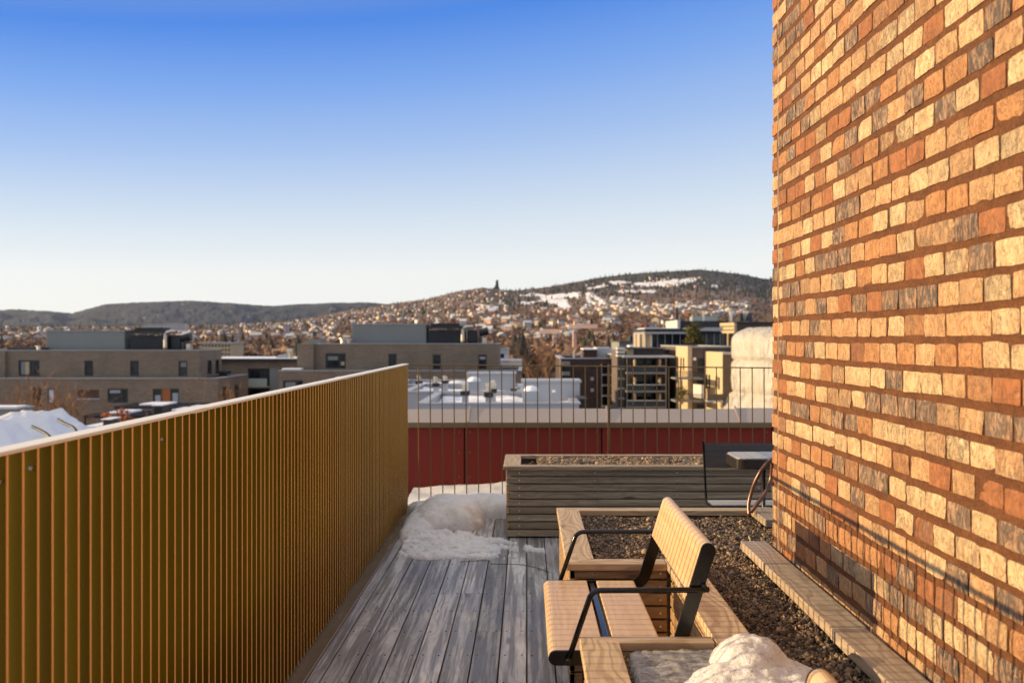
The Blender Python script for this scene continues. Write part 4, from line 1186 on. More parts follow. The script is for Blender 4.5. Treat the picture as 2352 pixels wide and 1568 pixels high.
def plant(root, u0, u1, v0, v1, Y, seed):
    rd = random.Random(seed); du = u1 - u0; dv = v1 - v0
    R = lambda a, b, c, d: (u0 + du * a, u0 + du * b, v0 + dv * c, v0 + dv * d)
    def bx(q, ya, yb, nm, mt, bev=.0):
        r = rect(*R(*q), Y); mb = MB(); mb.box(r[0], r[1], Y + ya, Y + yb, r[2], r[3]); return mb.build(nm, M[mt], root, bev)
    bx((0, .74, .36, 1.), .2, 3., 'ventilation_unit', 'dark_plant', .04)
    bx((.78, .98, .34, 1.), .3, 3., 'ventilation_unit', 'dark_plant', .15)
    o_ = bx((.0, .70, .14, .27), -.6, 3.4, 'plant_roof', 'dark_plant')
    bx((.06, .62, .02, .135), .4, 2.6, 'plant_roof', 'dark_plant', .03)
    for f in (.1, .35, .58): bx((f, f + .012, .27, .36), .2, .35, 'strut', 'steel_pipe')
    bx((.05, .66, .29, .345), 1.8, 1.9, 'cable_tray', 'metal_pale')
    mb = MB(); p = [at(u0 + du * .70, v1, Y - .3), at(u0 + du * .70, v0 + dv * .42, Y - .3), at(u0 + du * .72, v0 + dv * .26, Y - .3), at(u0 + du * .80, v0 + dv * .20, Y - .2), at(u0 + du * .9, v0 + dv * .2, Y)]
    mb.tube(smooth_path(p, 4), .22, 10); mb.build('duct', M['steel_pipe'], root, smooth=True)
    mb = MB(); p = at(u0 + du * 1.02, v0 + dv * .5, Y + .6); mb.tube([p, p + Vector((1.1, 0, .25))], .42, 10, r1=.5); mb.build('exhaust_cowl', M['dark_plant'], root)
    bx((1.0, 1.06, .68, 1.), .2, 1.2, 'junction_box', 'steel'); bx((1.08, 1.16, .74, 1.), .4, 1.2, 'junction_box', 'steel_pipe')
penthouse(b1, 106, 286, 760, 803, 102.2, 3.2)
plant(b1, 298, 415, 751, 803, 102.2, 1)
mb = MB(); mb.box(ax_(16, 101.), ax_(100, 101.), 101., 103., az_(804, 101.), az_(798, 101.)); mb.build('skylight', M['roof_dark'], b1, .05)
mb = MB(); mb.tube([at(90, 803, 100.9), at(90, 795, 100.9)], .25, 10); mb.tube([at(90, 795, 100.9), at(90, 793.5, 100.9)], .4, 10); mb.build('roof_vent', M['steel_pipe'], b1)
for ua, ub in ((512, 523), (531, 548)):
    pass

# ---- recessed middle block with a balcony
Y3 = 110.
b3 = thing('apartment_building', 'lower brick block with a recessed glass balcony between two similar blocks', 'building', (ax_(600, Y3), Y3, GZ))
rec = [rect(569, 620, 846, 886, Y3), rect(569, 620, 890, 930, Y3)]
shell(b3, ax_(470, Y3), ax_(695, Y3), GZ, az_(829, Y3), Y3, 9, rec, M['grey_brick'], coping=False)
mb = MB(); mb.box(ax_(466, Y3), ax_(699, Y3), Y3 - .4, Y3 + 9, az_(829, Y3) + .001, az_(824.5, Y3)); mb.build('roof_edge', M['roof_dark'], b3)
mb = MB(); mb.box(ax_(468, Y3), ax_(697, Y3), Y3 - .3, Y3 + 8.9, az_(824.5, Y3) + .001, az_(822, Y3)); mb.build('roof_snow', M['snow_clean'], b3, .05)
mb = MB(); mb.box(ax_(561, Y3), ax_(620, Y3), Y3 - 1.3, Y3 - .002, az_(889.5, Y3), az_(886.5, Y3)); bal = mb.build('balcony', M['slab'], b3)
mb = MB(); mb.box(ax_(561, Y3), ax_(620, Y3), Y3 - 1.3, Y3 - 1.25, az_(886, Y3), az_(868, Y3)); mb.build('balustrade', M['balcony_glass'], bal)
mb = MB(); mb.box(ax_(621, Y3), ax_(642, Y3), Y3 - .3, Y3 - .002, GZ, az_(846, Y3)); mb.build('pier', M['panel_grey'], b3)
for r in rec:
    mb = MB(); mb.box(r[0] + .05, r[1] - .05, Y3 + .24, Y3 + .28, r[2] + .05, r[3] - .05); w_ = mb.build('balcony_door', M['window_frame'], b3)
    mb = MB(); mb.box(r[0] + .3, (r[0] + r[1]) / 2, Y3 + .22, Y3 + .238, r[2] + .2, r[3] - .3); mb.build('pane', M['glass'], w_)
mb = MB(); p = at(650, 822, Y3 + 1.5); rr = .9
mb.prism([(rr * math.cos(a), rr * math.sin(a) * .55) for a in [PI * k / 10 for k in range(11)]], lambda q, h, a: (p.x + q, p.y + a, p.z + h), 0, 1.8); mb.build('dome_light', M['white_panel'], b3)
mb = MB(); mb.tube([at(668, 823, Y3 + 1), at(668, 806, Y3 + 1)], .3, 8); mb.tube([at(660, 806, Y3 + 1), at(672, 806, Y3 + 1)], .3, 8); mb.build('flue', M['steel_pipe'], b3)
mb = MB(); mb.box(ax_(505, Y3), ax_(540, Y3), Y3 - 3.4, Y3 - 1.5, az_(861, Y3), az_(850, Y3)); mb.build('roof_vent', M['roof_dark'], b3)

# ---- middle grey brick block
Y2, Y2l = 100., 97.
b2_ = thing('apartment_building', 'grey brown brick apartment block with a grey rooftop box, behind the fence corner', 'building', (ax_(900, Y2), Y2, GZ))
wu = [(748, 794, 811, 846, (.68,)), (892, 911, 812, 847, ()), (994, 1012.5, 814, 848, ()), (1098.5, 1118, 814, 848, ())]
wl = [(650, 696, 873, 900, (.7,)), (745, 790, 873, 905, (.7,)), (973, 993, 874, 905, ()), (1053, 1070, 875, 905, ())]
hu_ = [rect(*w_[:4], Y2) for w_ in wu]; hl_ = [rect(*w_[:4], Y2l) for w_ in wl]
shell(b2_, ax_(724, Y2), ax_(1145, Y2), az_(850, Y2), az_(790, Y2), Y2, 8, hu_, M['grey_brick'])
shell(b2_, ax_(641, Y2l), ax_(1197, Y2l), GZ, az_(852, Y2l), Y2l, 12, hl_, M['grey_brick'])
for w_, r in zip(wu, hu_): add_window(b2_, r, Y2, w_[4])
for w_, r in zip(wl, hl_): add_window(b2_, r, Y2l, w_[4])
curtain_or_reflection(b2_, hu_[0], Y2, .1, .6, .55, .8, 'panel_grey'); curtain_or_reflection(b2_, hu_[0], Y2, .75, .93, .2, .45, 'cream'); curtain_or_reflection(b2_, hu_[3], Y2, .18, .84, .68, .85, 'white_panel'); curtain_or_reflection(b2_, hl_[0], Y2l, .1, .62, .3, .85, 'panel_grey')  # wide grey band on the first upper pane is a painted reflection
mb = MB(); mb.box(ax_(687, Y2), ax_(724, Y2) - .01, Y2 - .9, Y2 + 7, az_(851, Y2), az_(789, Y2)); mb.build('pier', M['grey_brick'], b2_)
mb = MB(); mb.box(ax_(690, Y2), ax_(722, Y2), Y2 + 3, Y2 + 6, az_(789, Y2), az_(779, Y2)); mb.build('roof_box', M['panel_grey'], b2_)
penthouse(b2_, 808, 979, 745, 788, 102.2, 3.2)
plant(b2_, 981, 1098, 741, 788, 102.2, 2)
for u_, h in ((788, 14), (801, 12)):
    mb = MB(); mb.tube([at(u_, 790, 101), at(u_, 790 - h + 4, 101)], .3, 10); mb.tube([at(u_, 790 - h + 3, 101), at(u_, 790 - h, 101)], .45, 10); mb.build('roof_vent', M['steel_pipe'], b2_)
mb = MB(); mb.box(ax_(645, Y2l), ax_(690, Y2l), Y2l + .4, Y2l + 1.6, az_(852, Y2l) + .1, az_(846, Y2l)); mb.build('roof_snow', M['snow_clean'], b2_, .1)

# ---- white grey block right of it, farther off
Y4 = 135.
b4 = thing('grey_block', 'small pale grey block with snowy ledges just right of the brick block', 'building', (ax_(1170, Y4), Y4, GZ))
shell(b4, ax_(1140, Y4), ax_(1167, Y4), GZ, az_(801, Y4), Y4, 6, [rect(1148, 1158, 812, 822, Y4)], M['white_panel'])
add_window(b4, rect(1148, 1158, 812, 822, Y4), Y4)
mb = MB(); mb.box(ax_(1167, Y4) + .01, ax_(1198, Y4), Y4 + .2, Y4 + 6, GZ, az_(826, Y4)); mb.build('annex', M['pale_render'], b4)
for vv in (826, 838, 849):
    mb = MB(); mb.box(ax_(1150, Y4), ax_(1199, Y4), Y4 - 1.2, Y4 - .05, az_(vv + 1.5, Y4), az_(vv - 1.5, Y4)); mb.build('snowy_ledge', M['snow_clean'], b4)

# ---- white flat roofed terrace houses seen through the railing
def chimney(root, u, v0, v1, v2, Y, wpx):
    a, b = ax_(u - wpx * .36, Y), ax_(u + wpx * .36, Y); dp = (b - a)
    mb = MB(); mb.box(a, b, Y, Y + dp, az_(v2, Y), az_(v1, Y)); c = mb.build('chimney', M['white_panel'], root, .02)
    a2, b2x = ax_(u - wpx * .5, Y), ax_(u + wpx * .5, Y)
    mb = MB(); mb.box(a2, b2x, Y - .1, Y + dp + .1, az_(v1, Y) + .001, az_(v1 - (v1 - v0) * .36, Y)); mb.build('cap', M['dark_plant'], c, .02)
    zt_ = az_(v0, Y); zb_ = az_(v1 - (v1 - v0) * .36, Y) + .001
    for f, r, hh in ((.38, .09, 1.), (.62, .07, .75)):
        x = a2 + (b2x - a2) * f
        mb = MB(); mb.tube([(x, Y + dp * .5, zb_), (x, Y + dp * .5, zb_ + (zt_ - zb_) * hh * .7)], r, 8); mb.tube([(x, Y + dp * .5, zb_ + (zt_ - zb_) * hh * .7), (x, Y + dp * .5, zb_ + (zt_ - zb_) * hh)], r * 1.6, 8); mb.build('flue', M['steel_pipe'], c)
def roofhouse(label, u0, u1, vpar, vbot, Y, dep, hatch, sky_, chims, snowb):
    g = thing('terrace_house', label, 'house', (ax_((u0 + u1) / 2, Y), Y, GZ))
    x0, x1, zt_ = ax_(u0, Y), ax_(u1, Y), az_(vpar, Y)
    mb = MB(); mb.box(x0, x1, Y, Y + .3, GZ, zt_); mb.box(x0, x0 + .3, Y + .3, Y + dep, GZ, zt_); mb.box(x1 - .3, x1, Y + .3, Y + dep, GZ, zt_); mb.box(x0 + .3, x1 - .3, Y + dep - .3, Y + dep, GZ, zt_)
    mb.box(x0 + .3, x1 - .3, Y + .3, Y + dep - .3, zt_ - .9, zt_ - .35); mb.build('wall', M['white_panel'], g)
    mb = MB(); mb.box(x0 - .08, x1 + .08, Y - .08, Y + .38, zt_ + .001, zt_ + .08); mb.box(x0 - .08, x0 + .38, Y + .38, Y + dep, zt_ + .001, zt_ + .08); mb.box(x1 - .38, x1 + .08, Y + .38, Y + dep, zt_ + .001, zt_ + .08); mb.box(x0 + .38, x1 - .38, Y + dep - .38, Y + dep, zt_ + .001, zt_ + .08)
    mb.build('parapet_cap', M['metal_pale'], g)
    def sfn(X, Yy):
        return np.where((X > x0 + .35) & (X < x1 - .35) & (Yy > Y + .4) & (Yy < Y + dep - .4), np.maximum((fbm(X * .5, Yy * .6, int(u0) % 50, 4) - .38) * .9, 0.02), 0)
    xs_ = np.arange(x0 + .3, x1 - .3, .22); ysn = np.arange(Y + .3, Y + dep - .3, .22)
    Xg, Yg_ = np.meshgrid(xs_, ysn, indexing='ij'); Zs = zt_ - .36 + sfn(Xg, Yg_)
    ii = np.arange(Xg.size).reshape(Xg.shape); qq = np.stack([ii[:-1, :-1], ii[1:, :-1], ii[1:, 1:], ii[:-1, 1:]], -1).reshape(-1, 4)
    soup('roof_snow', np.stack([Xg, Yg_, Zs], -1).reshape(-1, 3), qq, M['snow_clean'], g, smooth=True)
    if hatch:
        a, b, c, d_, yy = hatch
        mb = MB(); mb.box(ax_(a, yy), ax_(b, yy), yy, yy + 2.4, az_(d_, yy) - .5, az_(c, yy)); h_ = mb.build('roof_hatch', M['white_panel'], g, .02)
        mb = MB(); mb.box(ax_(a, yy) - .08, ax_(b, yy) + .08, yy - .08, yy + 2.48, az_(c, yy) + .001, az_(c, yy) + .12); mb.build('cap', M['metal_pale'], h_)
        um, vm = a + (b - a) * .55, c + (d_ - c) * .42
        mb = MB(); mb.box(ax_(um - 3.5, yy), ax_(um + 3.5, yy), yy - .12, yy - .001, az_(vm + 3, yy), az_(vm - 3, yy)); mb.build('wall_lamp', M['snow_clean'], h_, .03)
    if sky_:
        a, b, c, d_, yy = sky_; x0s, x1s = ax_(a, yy), ax_(b, yy); ct = c + (d_ - c) * .30
        mb = MB(); mb.box(x0s + .05, x1s - .05, yy, yy + (x1s - x0s), az_(d_, yy) - .4, az_(ct, yy)); k_ = mb.build('skylight', M['white_panel'], g, .02)
        cx, rx, cz, rz = (x0s + x1s) / 2, (x1s - x0s) / 2, az_(ct, yy), az_(c, yy) - az_(ct, yy); cyy = yy + rx
        VVd = [(cx + rx * math.cos(t) * math.cos(p), cyy + rx * math.sin(t) * math.cos(p), cz + rz * math.sin(p)) for p in [PI / 2 * i / 6 for i in range(7)] for t in [2 * PI * j / 16 for j in range(16)]]
        fd = [(i * 16 + j, i * 16 + (j + 1) % 16, (i + 1) * 16 + (j + 1) % 16, (i + 1) * 16 + j) for i in range(6) for j in range(16)]
        mb = MB(); mb.add(VVd, fd); mb.build('dome', M['snow_clean'], k_, smooth=True)
    for q in chims: chimney(g, *q)
    return g
r1 = roofhouse('nearest white flat roofed terrace house with a tall roof hatch, seen through the bar railing', 962, 1330, 928, 960, 46., 9., (1200, 1332, 878, 926, 50.), (1203, 1238, 886, 926, 47.5), [(1068, 880, 908, 927, 47.5, 21), (1122, 880, 912, 929, 47.2, 21), (1133, 876, 902, 921, 49.5, 16)], 1)
mb = MB(); mb.box(ax_(1330, 48), ax_(1346, 48), 48, 50, GZ, az_(920, 48)); mb.box(ax_(1328, 48), ax_(1349, 48), 47.8, 50.2, az_(920, 48) + .001, az_(915, 48)); mb.build('stair_box', M['roof_dark'], r1)
r2 = roofhouse('middle white terrace house whose hatch and dome stand behind the nearest one', 925, 1200, 901, 930, 58., 10., (1073, 1183, 860, 899, 62.), (1073, 1103, 865, 901, 59.5), [(1001, 865, 888, 903, 60.5, 17), (1022, 863, 880, 899, 62.5, 16)], 1)
mb = MB(); mb.box(ax_(1172, 60), ax_(1194, 60), 60, 61.5, az_(912, 60) - 1, az_(894, 60)); mb.build('stair_box', M['roof_dark'], r2)
r3 = roofhouse('farthest white terrace house with one dark capped chimney beside the fence corner', 900, 1075, 885, 905, 72., 9., None, None, [(962, 862, 882, 899, 74, 16)], 1)

# ---- dark brown block
Y5 = 72.
b5 = thing('apartment_building', 'dark brown brick apartment block with small bright square windows', 'building', (ax_(1350, Y5), Y5, GZ))
wr = [(1355, 1366, 864, 875), (1355, 1366, 890, 901), (1355, 1366, 916, 927), (1355, 1366, 842, 848)]
hh_ = [rect(*q, Y5) for q in wr]
bal_h = [rect(1384, 1396, 838 + 24 * i, 858 + 24 * i, Y5) for i in range(5)]
shell(b5, ax_(1287, Y5), ax_(1416, Y5), GZ, az_(824, Y5), Y5, 12, hh_ + bal_h, M['dark_brick'], coping=True)
for i, r in enumerate(hh_): add_window(b5, r, Y5, (), 'window', M['curtain_or_reflection'] if i < 2 else M['glass'])
for r in bal_h: add_window(b5, r, Y5)
mb = MB(); mb.box(ax_(1285.5, Y5), ax_(1289, Y5), Y5 - .3, Y5 - .01, GZ, az_(823, Y5)); mb.build('sunlit_edge_strip', M['cream'], b5)  # cream strip paints in the sunlight along the left edge
for vv in (830, 853):
    mb = MB(); mb.box(ax_(1291, Y5), ax_(1308, Y5), Y5 - .9, Y5 - .01, az_(vv + 8, Y5), az_(vv, Y5)); mb.build('balcony', M['slab'], b5)
    mb = MB(); mb.box(ax_(1292, Y5), ax_(1307, Y5), Y5 - .12, Y5 - .005, az_(vv + 21, Y5), az_(vv + 8.4, Y5)); mb.build('balcony_door', M['glass'], b5)
for u_ in (1381.5, 1397.5):
    mb = MB(); mb.box(ax_(u_ - 1, Y5), ax_(u_ + 1, Y5), Y5 - .35, Y5 - .01, GZ, az_(836, Y5)); mb.build('column', M['slab'], b5)
for i in range(5):
    mb = MB(); mb.box(ax_(1382.6, Y5), ax_(1396.4, Y5), Y5 - .8, Y5 - .01, az_(861 + 24 * i, Y5), az_(858.5 + 24 * i, Y5)); mb.build('balcony', M['slab'], b5)
    mb = MB(); mb.box(ax_(1404, Y5), ax_(1413, Y5), Y5 - .08, Y5 - .005, az_(856 + 24 * i, Y5), az_(842 + 24 * i, Y5)); w_ = mb.build('window', M['window_frame'], b5)
    mb = MB(); mb.box(ax_(1399, Y5), ax_(1415, Y5), Y5 - .15, Y5 - .082, az_(863 + 24 * i, Y5), az_(858 + 24 * i, Y5)); mb.build('spandrel', M['pale_render'], b5)
mb = MB(); mb.box(ax_(1344, Y5), ax_(1376, Y5), Y5 + 2, Y5 + 5, az_(822, Y5), az_(804, Y5)); mb.build('roof_hut', M['brown_panel'], b5)
mb = MB(); mb.box(ax_(1342, Y5), ax_(1378, Y5), Y5 + 1.6, Y5 + 5.4, az_(804, Y5) + .001, az_(801, Y5)); mb.build('hut_roof', M['snow_clean'], b5, .04)
mb = MB(); mb.box(ax_(1377, Y5), ax_(1414, Y5), Y5 + 3, Y5 + 7, az_(822, Y5), az_(799, Y5)); mb.build('roof_hut', M['pale_render'], b5)
for u_ in (1319, 1336):
    mb = MB(); mb.tube([at(u_, 823, Y5 + 1), at(u_, 806, Y5 + 1)], .11, 8); mb.build('flue', M['steel_pipe'], b5)

# ---- balcony block
Y6 = 64.
b6 = thing('balcony_building', 'apartment block of dark glazed balconies stacked under a projecting flat roof', 'building', (ax_(1480, Y6), Y6, GZ))
bays = [rect(1452, 1480, 824 + 0, 850, Y6), rect(1483, 1508, 824, 850, Y6)]
for v0 in (860, 900, 935): bays += [rect(1447, 1456, v0, v0 + 31, Y6), rect(1459, 1480, v0, v0 + 31, Y6), rect(1483, 1510, v0, v0 + 31, Y6)]
shell(b6, ax_(1431, Y6), ax_(1531, Y6), GZ, az_(818, Y6), Y6, 11, bays, M['mid_brick'], coping=False)
for i, r in enumerate(bays): add_window(b6, r, Y6, (.5,) if (r[1] - r[0]) > .7 else (), 'window')
mb = MB(); mb.box(ax_(1424, Y6), ax_(1531, Y6) + .3, Y6 - 2.0, Y6 + 11, az_(820, Y6), az_(816, Y6)); mb.build('roof', M['metal_pale'], b6, .03)
mb = MB(); mb.box(ax_(1445, Y6), ax_(1527, Y6), Y6 + 1., Y6 + 8, az_(816, Y6) + .001, az_(802, Y6)); mb.build('upper_storey', M['mid_brick'], b6)
mb = MB(); mb.box(ax_(1443, Y6), ax_(1458, Y6), Y6 + .8, Y6 + .99, az_(815.5, Y6), az_(802, Y6)); mb.build('cladding', M['cream'], b6)
mb = MB(); mb.box(ax_(1441, Y6), ax_(1531, Y6), Y6 + .6, Y6 + 8.3, az_(802, Y6) + .001, az_(799.5, Y6)); mb.build('upper_roof', M['roof_dark'], b6)
for u_, va, vb in ((1446, 822, 850), (1442, 857, 889), (1450, 857, 880)):
    mb = MB(); mb.box(ax_(u_ - 3, Y6), ax_(u_ + 5, Y6), Y6 - .2, Y6 - .01, az_(vb, Y6), az_(va, Y6)); mb.build('cladding', M['cream'], b6)
for vs in (854, 895, 930):
    for u_ in (1450, 1506):
        mb = MB(); mb.box(ax_(u_, Y6), ax_(u_ + 4, Y6), Y6 - 1.7, Y6 - .02, az_(vs - 2.2, Y6), az_(vs - 30 if vs > 860 else 823, Y6)); mb.build('bay_cheek', M['cream'], b6)
for i, vs in enumerate((854, 895, 930, 965)):
    mb = MB(); mb.box(ax_(1432, Y6), ax_(1522, Y6), Y6 - 1.9, Y6 - .02, az_(vs + 2, Y6), az_(vs - 1.5, Y6)); bq = mb.build('balcony', M['slab'], b6)
    mb = MB(); mb.box(ax_(1433, Y6), ax_(1521, Y6), Y6 - 1.86, Y6 - 1.82, az_(vs - 2.5, Y6), az_(vs - 14, Y6)); mb.build('balustrade', M['glass'], bq)
    mb = MB(); mb.box(ax_(1432.5, Y6), ax_(1521.5, Y6), Y6 - 1.88, Y6 - 1.80, az_(vs - 14, Y6) + .001, az_(vs - 15.5, Y6)); mb.build('handrail', M['steel_pipe'], bq)
    for q in range(3):
        uu = 1440 + random.uniform(0, 70); cmat = random.choice(('orange_panel', 'dark_plant', 'white_panel', 'brown_panel'))
        mb = MB(); mb.box(ax_(uu, Y6), ax_(uu + random.uniform(4, 8), Y6), Y6 - 1.2, Y6 - .7, az_(vs - 1.6, Y6), az_(vs - random.uniform(8, 13), Y6)); mb.build('balcony_furniture', M[cmat], bq, .05)
for u_ in (1433, 1520):
    mb = MB(); mb.box(ax_(u_ - .8, Y6), ax_(u_ + .8, Y6), Y6 - 2.0, Y6 - 1.91, GZ, az_(821, Y6)); mb.build('column', M['slab'], b6)
mb = MB()
for i in range(3): mb.box(ax_(1413.5, Y6), ax_(1431, Y6) - .02, Y6 - 1.5, Y6 - .3, az_(802 + 8 * i, Y6), az_(797.5 + 8 * i, Y6))
mb.build('louvre', M['pale_render'], b6)
mb = MB(); mb.box(ax_(1414, Y6), ax_(1430.5, Y6), Y6 - 1.2, Y6 + 3, GZ, az_(799, Y6) - .15); mb.build('side_tower', M['mid_brick'], b6)
for i in range(6):
    mb = MB(); mb.box(ax_(1415.5, Y6), ax_(1429, Y6), Y6 - 1.9, Y6 - 1.51, az_(846 + 22 * i, Y6), az_(843.5 + 22 * i, Y6)); mb.build('balcony', M['slab'], b6)
    mb = MB(); mb.box(ax_(1418, Y6), ax_(1428, Y6), Y6 - 1.3, Y6 - 1.205, az_(842 + 22 * i, Y6), az_(828 + 22 * i, Y6)); mb.build('window', M['glass'], b6)

# ---- brown block and cream faced block
Y7 = 60.
b7 = thing('apartment_building', 'apartment block with two tall sunlit cream faces and grey brick between them', 'building', (ax_(1610, Y7), Y7, GZ))
hw = [rect(1602, 1618, 822, 858, Y7), rect(1600, 1616, 872, 915, Y7), rect(1600, 1617, 927, 960, Y7)]
shell(b7, ax_(1580, Y7), ax_(1690, Y7), GZ, az_(798, Y7), Y7, 12, hw, M['mid_brick'])
for r in hw: add_window(b7, r, Y7, ())
def angled(u0, u1, Ya, Yb, v0, v1, mat, name, th=.3):
    """face turned towards the west: far at its left edge, near at its right"""
    mb = MB(); mb.wallq((ax_(u0, Ya), Ya), (ax_(u1, Yb), Yb), az_(v1, Yb) if v1 else GZ, az_(v0, Yb), th); return mb.build(name, M[mat], b7)
angled(1552.5, 1579.5, Y7 + 2.5, Y7 - .3, 795, None, 'cream', 'cream_wall')
angled(1619, 1659.5, Y7 + .0 - .1, Y7 - 3.0, 808.5, None, 'cream', 'cream_wall')
mb = MB(); mb.box(ax_(1660, Y7 - 3), ax_(1684, Y7 - 3), Y7 - 3, Y7 - .01, GZ, az_(814, Y7 - 3)); mb.build('grey_bay', M['mid_brick'], b7)
mb = MB(); mb.box(ax_(1659.5, Y7 - 3), ax_(1685, Y7 - 3), Y7 - 3.1, Y7 - .02, az_(814, Y7 - 3) + .001, az_(809, Y7 - 3)); mb.build('coping', M['metal_pale'], b7)
def slit(fa, u, v0, v1, wpx=2.4):
    (u0, u1, Ya, Yb) = fa; p0 = Vector((ax_(u0, Ya), Ya)); p1 = Vector((ax_(u1, Yb), Yb)); dr = (p1 - p0)
    s = (u - UX) / FOC; f = (s * p0.y - p0.x) / (dr.x - s * dr.y); c = p0 + dr * f; dn = dr.normalized(); nn = Vector((dn.y, -dn.x))
    hw_ = wpx * c.y / FOC / 2 / max(dn.x, .5)
    a, b = c - dn * hw_ + nn * .05, c + dn * hw_ + nn * .05
    mb = MB(); mb.wallq((a.x, a.y), (b.x, b.y), az_(v1, c.y), az_(v0, c.y), .12); w_ = mb.build('window', M['window_frame'], b7)
fA = (1552.5, 1579.5, Y7 + 2.5, Y7 - .3); fB = (1619, 1659.5, Y7 - .1, Y7 - 3.0)
for u_, a, b in ((1557.5, 821, 850), (1565, 821, 850), (1571, 821, 850), (1560, 872, 905), (1567, 872, 905), (1563, 925, 950)): slit(fA, u_, a, b)
for u_, a, b in ((1624, 860, 892), (1630, 860, 892), (1646, 864, 894), (1652, 866, 894)): slit(fB, u_, a, b, 3.)
mb = MB(); mb.box(ax_(1622, Y7 - 4), ax_(1657, Y7 - 4), Y7 - 4.4, Y7 - 4.3, az_(918, Y7 - 4), az_(904, Y7 - 4)); mb.build('balustrade', M['mid_brick'], b7)
mb = MB(); mb.box(ax_(1622, Y7 - 4), ax_(1657, Y7 - 4), Y7 - 4.5, Y7 - 3., az_(922, Y7 - 4), az_(918.5, Y7 - 4)); mb.build('balcony', M['metal_pale'], b7)
for vs in (868, 920):
    mb = MB(); mb.box(ax_(1550, Y7 - 2), ax_(1614, Y7 - 2), Y7 - 2.2, Y7 - .35, az_(vs + 3, Y7 - 2), az_(vs, Y7 - 2)); bq = mb.build('balcony', M['slab'], b7)
    mb = MB()
    for q in range(22): x = ax_(1551 + q * 2.9, Y7 - 2); mb.box(x - .015, x + .015, Y7 - 2.18, Y7 - 2.15, az_(vs, Y7 - 2), az_(vs - 15, Y7 - 2))
    mb.box(ax_(1550, Y7 - 2), ax_(1614, Y7 - 2), Y7 - 2.2, Y7 - 2.14, az_(vs - 15, Y7 - 2) + .001, az_(vs - 16, Y7 - 2)); mb.build('railing', M['window_frame'], bq)
mb = MB(); mb.wallq((ax_(1590, Y7 - .5), Y7 - .5), (ax_(1611, Y7 - 1.9), Y7 - 1.9), az_(915, Y7 - 2), az_(884, Y7 - 2), .2); mb.build('privacy_screen', M['pale_render'], b7)
mb = MB(); p = at(1595, 824, Y7 - .1); mb.tube([p, p + Vector((0, -.12, 0))], .12, 8); mb.build('wall_lamp', M['snow_clean'], b7)
b8 = thing('brown_block', 'narrow dark purple brown block between the balconies and the cream face', 'building', (ax_(1540, 68), 68, GZ))
shell(b8, ax_(1528, 68), ax_(1560, 68), GZ, az_(803, 68), 68, 9, [rect(1538, 1548, 842, 862, 68), rect(1538, 1548, 890, 915, 68)], M['dark_brick'])
for q in ((1538, 1548, 842, 862), (1538, 1548, 890, 915)): add_window(b8, rect(*q, 68), 68)
mb = MB(); mb.box(ax_(1541, 68), ax_(1546, 68), 67.8, 67.99, az_(825.5, 68), az_(821, 68)); mb.build('wall_lamp', M['snow_clean'], b8)

# ---- glazed penthouse on the terrace behind
Y9 = 76.
b9 = thing('glazed_penthouse', 'glass walled penthouse with a rounded corner and flat dark roof behind the balcony block', 'building', (ax_(1570, Y9), Y9, GZ))
arc = [(ax_(1496, Y9) + 1.35 * math.cos(a) * -1, Y9 + 1.4 - 1.4 * math.sin(a)) for a in [PI / 2 * k / 8 for k in range(9)]]
mb = MB()
for a, b in zip(arc[:-1], arc[1:]): mb.wallq(a, b, GZ, az_(767, Y9), .15)
mb.build('curved_wall', M['cream'], b9)
for a in arc[::2]:
    mb = MB(); mb.box(a[0] - .05, a[0] + .05, a[1] - .16, a[1] - .02, az_(800, Y9), az_(767, Y9)); mb.build('fin', M['pale_render'], b9)
mb = MB(); mb.box(ax_(1497, Y9), ax_(1660, Y9), Y9 + .3, Y9 + 7, GZ, az_(762, Y9)); mb.build('core', M['roof_dark'], b9)
for i, (a, b) in enumerate(((1498, 1510), (1511, 1527), (1528, 1544), (1545, 1562), (1563, 1579), (1580, 1600), (1602, 1622), (1624, 1640), (1641, 1654))):
    mb = MB(); mb.box(ax_(a, Y9), ax_(b, Y9), Y9 + .1, Y9 + .25, az_(800, Y9), az_(768, Y9)); mb.build('window', M['glass'], b9)
    mb = MB(); mb.box(ax_(b, Y9) + .002, ax_(b + 1, Y9) - .002, Y9, Y9 + .27, az_(800, Y9), az_(767, Y9)); mb.build('mullion', M['pale_render'], b9)
mb = MB(); mb.box(ax_(1478, Y9), ax_(1600, Y9), Y9 - .5, Y9 + 7.2, az_(767, Y9) + .001, az_(762.5, Y9)); mb.build('fascia', M['metal_pale'], b9, .03)
mb = MB(); mb.box(ax_(1480, Y9), ax_(1600, Y9), Y9 - .3, Y9 + 7.2, az_(762.5, Y9) + .001, az_(755, Y9)); mb.build('roof', M['roof_dark'], b9, .03)
mb = MB(); mb.box(ax_(1601, Y9), ax_(1657, Y9), Y9 - .6, Y9 + 7, az_(760, Y9), az_(752, Y9)); mb.build('roof', M['metal_pale'], b9)
mb = MB(); mb.box(ax_(1562, Y9), ax_(1588, Y9), Y9 - 1.6, Y9 - 1.5, az_(800, Y9), az_(783, Y9)); mb.box(ax_(1561, Y9), ax_(1589, Y9), Y9 - 1.7, Y9 - 1.45, az_(783, Y9) + .001, az_(780, Y9)); mb.build('planter_box', M['brown_panel'], b9)
mb = MB(); mb.box(ax_(1483, Y9), ax_(1564, Y9), Y9 + 1, Y9 + 6, az_(755, Y9) + .002, az_(752.5, Y9)); mb.build('roof_snow', M['snow_clean'], b9, .05)

